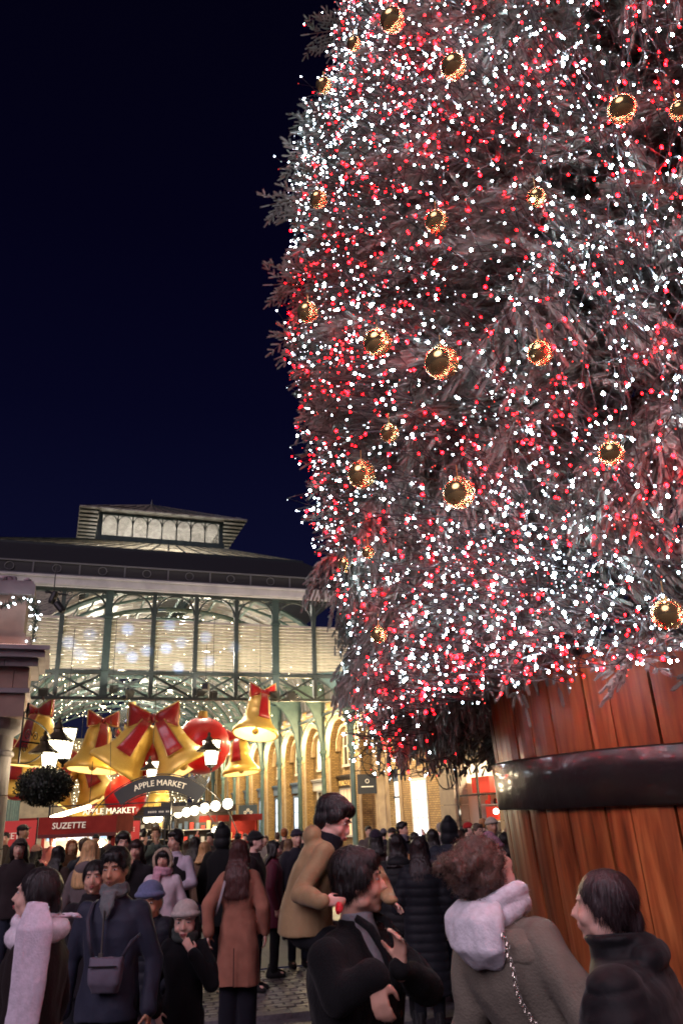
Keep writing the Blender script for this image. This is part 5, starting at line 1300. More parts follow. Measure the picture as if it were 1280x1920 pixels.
def strands(amp, seed, curl=0):
    def fn(co, no):
        c = co.mean(axis=0); a = np.arctan2(co[:, 0]-c[0], co[:, 1]-c[1])
        d = amp*(np.sin(a*34+5*vnoise(co, 14, seed))*.6+vnoise(co*np.array([1, 1, .25]), 70, seed+3))
        if curl: d = d+curl*(vnoise(co, 55, seed+5)+.8*vnoise(co, 110, seed+6))
        return co+no*d[:, None]
    return fn

def fibres(me, n, L, w, flow='down', seed=1, curl=0, lift=.15):
    """loose strands over a surface: thin tapered ribbons following the flow"""
    rs = random.Random(seed); P = me.polygons; N = len(P); Vv = me.vertices; g = MB()
    cz = sum(v.co.z for v in Vv)/max(1, len(Vv))
    for k in range(n):
        p = P[rs.randrange(N)]; c = p.center; nn = p.normal
        if flow == 'down': d = Vector((rs.gauss(0, .22), rs.gauss(0, .22), -1.0))+Vector((nn.x, nn.y, 0))*.3
        else: d = Vector((rs.gauss(0, 1), rs.gauss(0, 1), rs.gauss(0, 1)))
        d = (d-nn*d.dot(nn)*(1-lift))
        if d.length < .05: continue
        d.normalize(); s = d.cross(nn)
        if s.length < .01: continue
        s.normalize(); s = s*w; ll = L*rs.uniform(.5, 1.2); q = c-nn*.001; v = []; a = rs.uniform(0, 6)
        for j in range(5):
            t = j/4; v += [q-s*(1-t*.8), q+s*(1-t*.8)]
            if curl: dd = (d*math.cos(a)+nn*.8*math.sin(a)+s.normalized()*.3).normalized(); a += curl; q = q+dd*ll/4
            else: q = q+(d+nn*(.10-.16*t)+Vector((0, 0, -.25*t))).normalized()*ll/4
        g.add(v, [(2*j, 2*j+1, 2*j+3, 2*j+2) for j in range(4)])
    return g.mesh('strands')
def head_prims(g, M, child=0, fem=0, beard=0):
    def b(c, r, nu=14, nv=10): g.ball(c, r, nu, nv, M)
    w = 1.0
    b((0, -.012, .035), (.0745, .094, .084), 18, 12)
    b((0, .012, -.012), (.068, .078, .080), 18, 12)
    b((0, .030, -.055), (.052 if not fem else .048, .052, .052), 16, 10)
    b((0, .062, -.094 if not child else -.085), (.026-.004*fem, .022, .018))
    for s in (-1, 1):
        b((s*.036, .058, -.030), (.026, .026, .026)); b((s*.048, .010, -.065), (.020, .035, .026))
        g.ball((s*.074, -.006, -.006), (.010, .020, .031), 10, 8, M @ Matrix.Rotation(s*.0, 4, 'Z'))
        b((s*.031, .080, .034), (.020, .009, .007)); b((s*.012, .094, -.026), (.009, .010, .008))
        b((s*.031, .072, .010), (.017, .012, .010))
    ns = .75 if child else 1.0
    chain_pts = [M @ V(0, .084, .018), M @ V(0, .092+.006*ns, -.004), M @ V(0, .098+.010*ns, -.024)]
    chain(g, chain_pts, [.0075, .0085, .0115], 10)
    b((0, .088, -.052), (.019, .012, .006)); b((0, .086, -.062), (.017, .012, .007)); b((0, .078, -.056), (.028, .016, .020))
def head_carve(M, vox):
    Mi = np.array(M.inverted()); Mf = np.array(M)
    def fn(co, no):
        h = co @ Mi[:3, :3].T+Mi[:3, 3]
        for s in (-1, 1):
            d2 = ((h[:, 0]-s*.031)/.019)**2+((h[:, 1]-.088)/.03)**2+((h[:, 2]-.012)/.0115)**2
            h[:, 1] -= .0075*np.exp(-d2)
        d2 = (h[:, 0]/.024)**2+((h[:, 1]-.1)/.03)**2+((h[:, 2]+.057)/.0028)**2; h[:, 1] -= .003*np.exp(-d2)
        return h @ Mf[:3, :3].T+Mf[:3, 3]
    return fn
def hand_prims(g, wrist, d, pn, side, curl=.5, s=1.0, spread=.18, thumb_in=.4):
    """palm + five bent fingers. d: wrist->knuckles, pn: palm normal, side: +1/-1 side the thumb leaves"""
    d = Vector(d).normalized(); pn = Vector(pn); pn = (pn-d*pn.dot(d)).normalized(); t = d.cross(pn).normalized()*side; wrist = Vector(wrist)
    cap_(g, wrist-d*.02*s, wrist+d*.02*s, .026*s, .027*s, 10)
    for k in (-1.2, -.4, .4, 1.2): cap_(g, wrist+d*.02*s+t*k*.014*s, wrist+d*.085*s+t*k*.019*s, .0155*s, .0125*s, 8)
    for k, L in ((1.25, .070), (.42, .079), (-.42, .073), (-1.25, .056)):
        p = wrist+d*.088*s+t*k*.0205*s; dd = (d+t*k*spread*.5).normalized(); c = 0; pts = [p]
        for seg, fr in enumerate((.45, .32, .23)):
            c += curl*(.75 if seg == 0 else 1.0); q = (dd*math.cos(c)+pn*math.sin(c)).normalized(); pts.append(pts[-1]+q*L*fr*s)
        chain(g, pts, [.0095*s, .0088*s, .0080*s, .0068*s], 8)
    p = wrist+d*.028*s+t*.022*s; q1 = p+(d*.6+t*.75+pn*thumb_in).normalized()*.036*s; q2 = q1+(d*.85+t*.25+pn*(thumb_in+.25)).normalized()*.030*s; q3 = q2+(d*.9-t*.05+pn*(thumb_in+.3)).normalized()*.022*s
    chain(g, [p, q1, q2, q3], [.014*s, .0115*s, .010*s, .0078*s], 8)

ARMS = {   # (elbow, wrist, hand dir, palm normal) for the RIGHT arm (x>0); mirrored for the left
 'down': ((.255, -.03, 1.14), (.262, .05, .90), (0, .1, -1), (-1, 0, 0)),
 'pocket': ((.275, -.07, 1.15), (.205, .10, .97), (-.3, .3, -.8), (-.5, -.6, 0)),
 'front': ((.25, .02, 1.15), (.10, .24, 1.10), (-.7, .6, .1), (0, -1, .1)),
 'bag': ((.26, .0, 1.14), (.16, .20, 1.00), (-.4, .7, -.3), (-.8, -.5, 0)),
 'phone': ((.24, .16, 1.22), (.10, .33, 1.46), (-.2, .3, .9), (-.5, -.8, .2)),
 'phoneup': ((.23, .22, 1.42), (.12, .34, 1.66), (-.1, .25, .95), (-.4, -.9, .2)),
 'chin': ((.22, .14, 1.16), (.075, .175, 1.40), (-.35, -.05, .93), (-.3, -.95, 0)),
 'swing': ((.25, .06, 1.16), (.24, .24, .98), (0, .6, -.7), (-1, 0, 0)),
 'back': ((.26, -.16, 1.17), (.25, -.20, .94), (0, .0, -1), (-1, 0, 0)),
}
_cache = {}
def person_meshes(key):
    """key: dict of shape parameters -> meshes in the person's own frame (feet at origin, facing +Y, 1.75 m tall)"""
    kk = repr(sorted(key.items(), key=lambda t: t[0]))
    if kk in _cache: return _cache[kk]
    K = dict(vox=.014, hy=0, hp=0, hr=0, coat='jacket', hair='short', hat=None, la='down', ra='down', lean=0, side=0, legs='stand', fem=0, child=0, hood=0, scarf=None, turtle=0, wide=1.0, seed=1, head=True, hands=True, glasses=0, hs=1.0, legsoff=False, hem=None, short=1, deep=1.0)
    K.update(key); vox = K['vox']; sd = K['seed']; out = {}
    def arm(side, which):
        if isinstance(which, str):
            e, w, d, p = ARMS[which]; m = side
            return V(e[0]*m, e[1], e[2]), V(w[0]*m, w[1], w[2]), V(d[0]*m, d[1], d[2]), V(p[0]*m, p[1], p[2])
        e, w, d, p = which; return V(*e), V(*w), V(*d), V(*p)
    shw = .165*(1-.08*K['fem'])*(.86 if K['child'] else 1)*K['wide']
    arms = {1: arm(1, K['ra']), -1: arm(-1, K['la'])}
    HS = (1.32 if K['child'] else 1.0)*K['hs']
    hc = V(0, .025, 1.635-(.02 if K['child'] else 0))
    HMx = Matrix.Translation(hc+V(0, 0, (HS-1)*-.02)) @ Euler((R(K['hp']), R(K['hr']), R(-K['hy'])), 'ZXY').to_matrix().to_4x4() @ Matrix.Scale(HS, 4)
    def bendf(co, no=None):
        if not K['lean'] and not K['side']: return co
        z = co[:, 2]; t = np.clip((z-.85)/.45, 0, 1); a = R(K['lean'])*t; b_ = R(K['side'])*t
        h = z-.92; hpos = np.clip(h, 0, None)
        y = co[:, 1]; x = co[:, 0]
        ny = np.where(h > 0, y*np.cos(a)+hpos*np.sin(a), y); nz = np.where(h > 0, hpos*np.cos(a)-y*np.sin(a)+.92, z)
        h2 = np.clip(nz-.92, 0, None); nx = np.where(h > 0, x*np.cos(b_)+h2*np.sin(b_), x); nz = np.where(h > 0, h2*np.cos(b_)-x*np.sin(b_)+.92, nz)
        return np.stack([nx, ny, nz], 1)
    def fin(me):
        n = len(me.vertices); co = np.empty(n*3); me.vertices.foreach_get('co', co); co = bendf(co.reshape(-1, 3)); me.vertices.foreach_set('co', co.ravel()); me.update(); return me
    st = K['legs']; fy = {'stand': (0, 0), 'walk': (.17, -.19), 'walk2': (-.19, .17), 'ride': (0, 0)}[st]
    def legpts(s):
        if st == 'ride': return [V(s*.10, .02, .88), V(s*.20, .34, .80), V(s*.20, .30, .42)]
        y = fy[s > 0]; return [V(s*.088, 0, .91), V(s*.092, y*.5+.02, .49), V(s*.092, y, .10)]
    # --- body
    g = MB(); head_prims(g, HMx, K['child'], K['fem'])
    nk = HMx @ V(0, -.02, -.07)
    chain(g, [nk, V(0, -.005, 1.50), V(0, -.01, 1.42)], [.052*(.9 if K['fem'] or K['child'] else 1), .056, .07], 14)
    g.loft([(V(0, 0, .84), .13, .09), (V(0, 0, .95), .155, .105), (V(0, 0, 1.10), .13, .09), (V(0, 0, 1.28), .155, .105), (V(0, -.01, 1.40), .15, .085), (V(0, -.01, 1.46), .07, .05)], 16)
    for s in (-1, 1):
        e, w, d, pn = arms[s]
        chain(g, [V(s*shw, 0, 1.40), e, w], [.052, .038, .026], 10)
        if K['hands']: hand_prims(g, w, d, pn, s if not isinstance(K['ra' if s == 1 else 'la'], str) or True else s, .45, 1.0)
        if not K['legsoff']: lp = legpts(s); chain(g, lp, [.082, .055, .04], 10); cap_(g, lp[2]+V(0, -.03, -.045), lp[2]+V(s*.01, .12, -.055), .035, .03, 8)
    vb = vox if vox < .010 else (.0115 if vox < .015 else .0165)
    out['body'] = (fin(remesh(g, vb, 3, head_carve(HMx, vb), 'body', .5)), 'skin')
    # --- coat
    c = K['coat']; hem = {'jacket': .84, 'puffer': .82, 'long': .42, 'midi': .62, 'pufferlong': .50, 'hoodie': .86}[c] if K['hem'] is None else K['hem']
    th = .012+(.028 if 'puffer' in c else 0)+(.010 if c in ('long', 'midi') else 0); W = K['wide']*(.88 if K['child'] else 1)
    g = MB(); z = hem; rings = []
    flare = 1.0+.35*max(0, .85-hem)
    rings.append((V(0, 0, hem), (.178+th)*W*flare, (.128+th)*flare, .8))
    if hem < .8: rings.append((V(0, 0, .80), (.180+th)*W, (.13+th), .82))
    rings += [(V(0, 0, .98), (.172+th)*W, (.122+th), .82), (V(0, 0, 1.12), (.160-.012*K['fem']+th)*W, (.115+th), .85), (V(0, .0, 1.27), (.178+th)*W, (.128+th), .82),
              (V(0, -.005, 1.36), (.188+th)*W, (.118+th), .8), (V(0, -.01, 1.415), (.160+th)*W, (.098+th)), (V(0, -.008, 1.455), (.105+th)*W, (.078+th)), (V(0, .0, 1.485), .068+th*.7, .066+th*.7), (V(0, .004, 1.515), .066+th*.7, .066+th*.7)]
    if K['turtle']: rings += [(V(0, .008, 1.555), .07+th*.8, .072+th*.8)]
    if K['deep'] != 1: rings = [(r_[0]+V(0, .045*(K['deep'] > 1), 0)*(1 if r_[0].z < 1.40 else 0), r_[1], r_[2]*(K['deep'] if r_[0].z < 1.40 else 1))+tuple(r_[3:]) for r_ in rings]
    g.loft(rings, 24)
    for s in (-1, 1):
        e, w, d, pn = arms[s]; sh = V(s*(shw-.005), -.003, 1.392); ww = w+(w-e).normalized()*.0
        if K['hands'] is False: ww = w+d.normalized()*.03
        chain(g, [sh, e, ww], [.066+th, .052+th, .042+th*.8], 14)
    if K['hood'] == 1: g.ball((0, -.095, 1.475), (.125, .07, .075), 14, 10)          # hood lying on the back
    pf = .012 if 'puffer' in c else 0
    out['coat'] = (fin(remesh(g, vox, 4, fold((.0095 if vox > .0105 else .0165) if not pf else .006, 11 if vox > .0105 else 13, sd, pf), 'coat')), 'coat')
    # --- trousers and shoes
    if not K['legsoff']:
        g = MB(); wd = .022 if K['wide'] > 1.05 or K['fem'] == 2 else 0
        for s in (-1, 1):
            chain(g, legpts(s), [.102, .075+wd, .060+wd*1.6], 14)
        g.loft([(V(0, 0, .84), .165, .115), (V(0, 0, 1.0), .16, .11)], 16)
        out['trousers'] = (fin(remesh(g, max(vox*1.3, .016), 3, fold(.006, 16, sd+9), 'trousers')), 'trousers')
        g = MB()
        for s in (-1, 1):
            q = legpts(s)[2]-V(s*.092, 0, .10); y = q.y; zz_ = q.z; x_ = q.x
            g.loft([(V(s*.095+x_, y+.035, zz_), .048, .145, .8), (V(s*.095+x_, y+.035, .03+zz_), .050, .148, .8), (V(s*.095+x_, y+.02, .06+zz_), .044, .12, .8), (V(s*.094+x_, y-.03, .10+zz_), .040, .06), (V(s*.094+x_, y-.03, .15+zz_), .040, .05)], 14)
        out['shoe'] = (fin(remesh(g, .018, 2, None, 'shoes')), 'shoes')
    # --- hair
    h = K['hair']; g = MB()
    def hb_(c, r, nu=16, nv=10, M2=None): g.ball(c, r, nu, nv, HMx if M2 is None else HMx @ M2)
    if h:
        if K['hat'] in ('beanie', 'hood', 'cap', 'pom'):
            hb_((0, -.035, .0), (.080, .066, .065))
            if h in ('long', 'wavy', 'bob'): hb_((0, -.03, -.02), (.086, .075, .075))
        else:
            hb_((0, -.022, .045), (.087, .101, .086), 20, 12); hb_((0, -.045, -.005), (.079, .066, .070))
            if h == 'short': hb_((0, .052, .088), (.066, .038, .030)); [hb_((s*.070, .020, .040), (.014, .028, .034)) for s in (-1, 1)]
            if h == 'mop': hb_((0, .045, .082), (.078, .052, .044)); hb_((0, -.02, .06), (.096, .105, .086)); [hb_((s*.072, .012, .030), (.024, .05, .045)) for s in (-1, 1)]
            if h == 'fringe': hb_((0, .070, .058), (.064, .030, .042)); [hb_((s*.072, .03, -.01), (.020, .04, .08)) for s in (-1, 1)]
            if h == 'crew': pass
        if h in ('long', 'wavy', 'bob', 'fringe'):
            L = {'long': .30, 'wavy': .36, 'bob': .13, 'fringe': .20}[h]
            for s in (-1, 1): chain(g, [HMx @ V(s*.070, .0, .055), HMx @ V(s*.083, .006, -.02), HMx @ V(s*.083, -.012, -.09)], [.028, .026, .030], 10)
            g.loft([(HMx @ V(0, -.045, .03), .088, .066), (HMx @ V(0, -.050, -.06), .098, .062), (V(0, -.085, 1.50), .115, .052), (V(0, -.115, 1.42), .13, .045), (V(0, -.135, 1.60-L), .125, .038), (V(0, -.135, 1.57-L), .09, .02)], 18)
        if h == 'bun': hb_((0, -.10, .065), (.045, .042, .045))
        if h in ('tied', 'mop'): [hb_((s*.070, -.012, .012), (.020, .045, .045)) for s in (-1, 1)]
        if h == 'tied': hb_((0, -.03, .035), (.088, .098, .088)); hb_((0, -.10, -.04), (.032, .035, .05))
        if h == 'curlybun':
            rr = random.Random(4)
            hb_((0, -.03, .045), (.088, .097, .082)); hb_((0, -.115, .075), (.050, .048, .050)); hb_((0, -.075, -.02), (.070, .055, .070))
            for k in range(70):
                a = rr.uniform(0, 2*PI); b2 = rr.uniform(-.6, 1.4); q = V(.089*math.cos(a)*math.cos(b2), -.04+.10*math.sin(a)*math.cos(b2), .042+.085*math.sin(b2))
                if q.y > .05 and q.z < .10: continue
                hb_(tuple(q), rr.uniform(.010, .022), 8, 6)
            for k in range(26): hb_((rr.uniform(-.06, .06), -.13+rr.uniform(-.04, .04), .09+rr.uniform(-.06, .06)), rr.uniform(.012, .024), 8, 6)
        amp = .0022 if h in ('short', 'crew', 'mop', 'tied', 'bun') else .0045
        out['hair'] = (fin(remesh(g, min(.009, vox) if vox < .012 else .012, 1 if h == 'curlybun' else 2, strands(amp if h != 'curlybun' else .003, sd, .004 if h == 'curlybun' else (.003 if h == 'wavy' else 0)), 'hair')), 'hair')
    if h and vox < .0105:
        hm = out['hair'][0]; n_ = 3200 if h != 'curlybun' else 4200
        out['hair_strands'] = (fibres(hm, n_, .045 if h not in ('long', 'wavy') else .07, .0009, 'down' if h != 'curlybun' else 'any', sd, 1.3 if h == 'curlybun' else 0, .25 if h != 'curlybun' else .8), 'hair')
    # --- headwear
    t = K['hat']
    if t:
        g = MB(); dsp = None
        if t in ('beanie', 'pom'):
            hb_((0, -.015, .055), (.086, .102, .080), 20, 12); g.tube([HMx @ V(.085*math.cos(a), -.010+.099*math.sin(a), .045+.012*math.sin(a)) for a in [2*PI*k/20 for k in range(20)]], .016*HS, 8, closed=True)
            if t == 'pom': hb_((0, -.02, .15), (.032, .032, .030))
            dsp = fold(.0012, 160, sd)
        elif t == 'tallbeanie':
            hb_((0, -.02, .065), (.086, .100, .085), 20, 12); hb_((0, -.045, .125), (.060, .070, .065)); g.tube([HMx @ V(.084*math.cos(a), -.010+.098*math.sin(a), .042+.012*math.sin(a)) for a in [2*PI*k/20 for k in range(20)]], .017*HS, 8, closed=True)
        elif t == 'cap':
            hb_((0, -.012, .055), (.084, .100, .070), 20, 12); hb_((0, .095, .062), (.060, .062, .008), 16, 8)
        elif t == 'hood':
            hb_((0, -.03, .035), (.108, .112, .122), 20, 14); hb_((0, -.05, -.07), (.115, .095, .09)); hb_((0, -.07, .12), (.055, .065, .06))
            dsp = fold(.004, 22, sd)
        elif t == 'earmuff': g.tube([HMx @ V(.095*math.cos(a), -.01, .03+.10*math.sin(a)) for a in [PI*k/12 for k in range(13)]], .006, 6); [hb_((s*.095, -.005, 0), (.022, .034, .036)) for s in (-1, 1)]
        out['hat'] = (fin(remesh(g, min(vox, .010), 2, dsp, 'hat')), 'hat')
    s_ = K['scarf']
    if s_:
        g = MB()
        g.tube([V(.088*math.cos(a), .012+.084*math.sin(a), 1.490+.012*math.sin(a*2+1)) for a in [2*PI*k/18 for k in range(18)]], .034, 10, closed=True)
        g.tube([V(.092*math.cos(a+.4), .015+.088*math.sin(a+.4), 1.530+.016*math.sin(a*1+2)) for a in [2*PI*k/18 for k in range(18)]], .030, 10, closed=True)
        if s_ == 'inner':
            g = MB(); g.tube([V(.066*math.cos(a), .014+.066*math.sin(a), 1.505+.008*math.sin(a*2+1)) for a in [2*PI*k/18 for k in range(18)]], .026, 10, closed=True); g.tube([V(.062*math.cos(a), .012+.064*math.sin(a), 1.54) for a in [2*PI*k/18 for k in range(18)]], .022, 10, closed=True); g.loft([(V(0, .10, 1.52), .05, .02), (V(0, .135, 1.44), .045, .018), (V(0, .15, 1.36), .012, .012)], 12)
        if s_ == 'tails': g.loft([(V(.05, .13, 1.49), .05, .022), (V(.07, .165, 1.3), .065, .02), (V(.07, .165, 1.0), .07, .016)], 12)
        if s_ == 'big': g.tube([V(.12*math.cos(a), -.0+.11*math.sin(a), 1.47+.02*math.sin(a+2)) for a in [2*PI*k/18 for k in range(18)]], .045, 10, closed=True)
        out['scarf'] = (fin(remesh(g, min(vox, .011), 2, fold(.0045, 38, sd), 'scarf')), 'scarf')
    if s_ and vox < .0105: out['scarf_fibres'] = (fibres(out['scarf'][0], 2600, .012, .0006, 'any', sd, .6, .9), 'scarf')
    if K['hood'] == 2:      # fur ruff
        g = MB(); rr = random.Random(sd)
        g.tube([HMx @ V(.105*math.cos(a), .01-.05*math.sin(a)*0+.02, -.01+.125*math.sin(a)) for a in [2*PI*k/20 for k in range(20)]], .026, 8, closed=True)
        out['fur_trim'] = (fin(remesh(g, .011, 1, strands(.006, sd, .006), 'fur_trim')), 'fur')
    # --- face pieces
    def facepiece(pts_fn):
        g = MB(); pts_fn(g); me = g.mesh('piece', (), True); return fin(me)
    out['_faces'] = []
    Mh = HMx
    for s in (-1, 1):
        out['_faces'].append(('eye', facepiece(lambda g: g.ball((s*.031, .0735, .011), (.0130, .0112, .0050), 12, 8, Mh)), 'eyew'))
        out['_faces'].append(('iris', facepiece(lambda g: g.ball((s*.031, .0815, .0105), (.0058, .0046, .0047), 8, 6, Mh)), 'iris'))
        out['_faces'].append(('eyebrow', facepiece(lambda g: g.tube([Mh @ V(s*.013, .0905, .030), Mh @ V(s*.031, .0885, .0345), Mh @ V(s*.049, .0765, .030)], [.0024*HS, .0034*HS, .0018*HS], 6)), 'hair'))
    out['_faces'].append(('lips', facepiece(lambda g: (g.tube([Mh @ V(-.021, .0905, -.056), Mh @ V(-.007, .1000, -.0525), Mh @ V(.007, .1000, -.0525), Mh @ V(.021, .0905, -.056)], [.0012*HS, .0042*HS, .0042*HS, .0012*HS], 8), g.tube([Mh @ V(-.018, .091, -.0585), Mh @ V(0, .0985, -.0625), Mh @ V(.018, .091, -.0585)], [.0014*HS, .0052*HS, .0014*HS], 8))), 'lip'))
    if K['glasses']: out['_faces'].append(('glasses', facepiece(lambda g: ([g.tube([Mh @ V(s2*.032+.024*math.cos(t_), .096-.01*abs(math.cos(t_))*(1 if math.cos(t_)*s2 > 0 else 0), .010+.018*math.sin(t_)) for t_ in [2*PI*k/12 for k in range(12)]], .0018, 4, closed=True) for s2 in (-1, 1)], g.tube([Mh @ V(-.008, .098, .012), Mh @ V(.008, .098, .012)], .0016, 4))), 'glass'))
    out['_H'] = HMx; out['_bend'] = bendf
    _cache[kk] = out; return out

def bend_pt(bf, p): return Vector(bf(np.array([[p[0], p[1], p[2]]]))[0])
def frame(px, vtop, D, face, gz, hz=1.763):
    tp = at(px, vtop, D); s = (tp.z-gz)/hz
    return Matrix.Translation((tp.x, tp.y, gz)) @ Matrix.Rotation(-R(face), 4, 'Z') @ Matrix.Scale(s, 4)
def person(px, vtop, D, face, label, shape, c=None, skin='light', gz=0.0, group=None, faces=None, cm='wool', s=None):
    """a figure whose head top stands D metres away on the line seen at (px, vtop); faces `face` degrees (0 away, 90 right, 180 to the camera)"""
    c = dict(dict(hair=(22, 16, 14), coat=(30, 30, 36), trousers=(24, 26, 34), shoes=(20, 20, 22), hat=(20, 20, 24), scarf=(150, 145, 140), fur=(150, 130, 110)), **(c or {}))
    tp = at(px, vtop, D); M = person_meshes(shape); bf = M['_bend']
    htop = bend_pt(bf, tuple(M['_H'] @ V(0, -.015, .128 if not shape.get('hat') else .142)))
    if s is None: s = (tp.z-gz)/htop.z
    else: gz = tp.z-htop.z*s
    ang = -R(face); off = Matrix.Rotation(ang, 3, 'Z') @ (Vector((htop.x, htop.y, 0))*s)
    root = empty('person', (tp.x-off.x, tp.y-off.y, gz), ang); tag(root, label, 'person', group); root.scale = (s, s, s)
    if s*1.76 < .9 or s*1.76 > 1.95: print('CHECK height', round(s*1.76, 2), label)
    ct = shape.get('coat', 'jacket')
    mm = {'skin': SK[skin], 'coat': cloth(c['coat'], 'nylon' if 'puffer' in ct else cm), 'trousers': cloth(c['trousers']), 'shoes': cloth(c['shoes'], 'nylon'), 'hair': hair_mat(c['hair']), 'hat': cloth(c['hat'], 'nylon' if shape.get('hat') in ('hood', 'cap') else 'knit'), 'scarf': cloth(c['scarf'], 'knit'), 'fur': hair_mat(c['fur']), 'eyew': M_eyew, 'iris': M_iris, 'lip': M_lip[skin], 'glass': M_lens}
    nm = {'shoe': 'shoes', 'coat': 'jacket' if ct in ('jacket', 'puffer', 'hoodie') else 'coat', 'hat': 'hood' if shape.get('hat') == 'hood' else ('cap' if shape.get('hat') == 'cap' else 'hat')}
    for k, val in M.items():
        if not k.startswith('_'): inst(nm.get(k, k), val[0], root, mm[val[1]], kind='stuff' if k in ('hair_strands', 'scarf_fibres') else None)
    if faces is None: faces = abs(((face+shape.get('hy', 0)) % 360)-180) < 115
    if faces:
        eye = None
        for n_, me, m_ in M['_faces']:
            o = inst(n_, me, eye if n_ == 'iris' else root, mm[m_])
            if n_ == 'eye': eye = o
    return root, M, bf
def on_body(M, bf, p): return bend_pt(bf, p)
def tubepart(root, name, pts, rad, m, n=8, flat=None):
    g = MB(); g.tube(pts, rad, n); return g.build(name, m, root, smooth=True)
def band(root, name, pts, w, m, normals):
    g = MB(); rings = []
    for i, p in enumerate(pts):
        p = Vector(p); d = (Vector(pts[min(i+1, len(pts)-1)])-Vector(pts[max(i-1, 0)])).normalized(); nn = Vector(normals[i]).normalized(); a = d.cross(nn).normalized()
        rings.append((p+nn*.004, a*w/2, nn*.004, .6))
    g.loft(rings, 8); return g.build(name, m, root, smooth=True)
BK = (18, 17, 20)
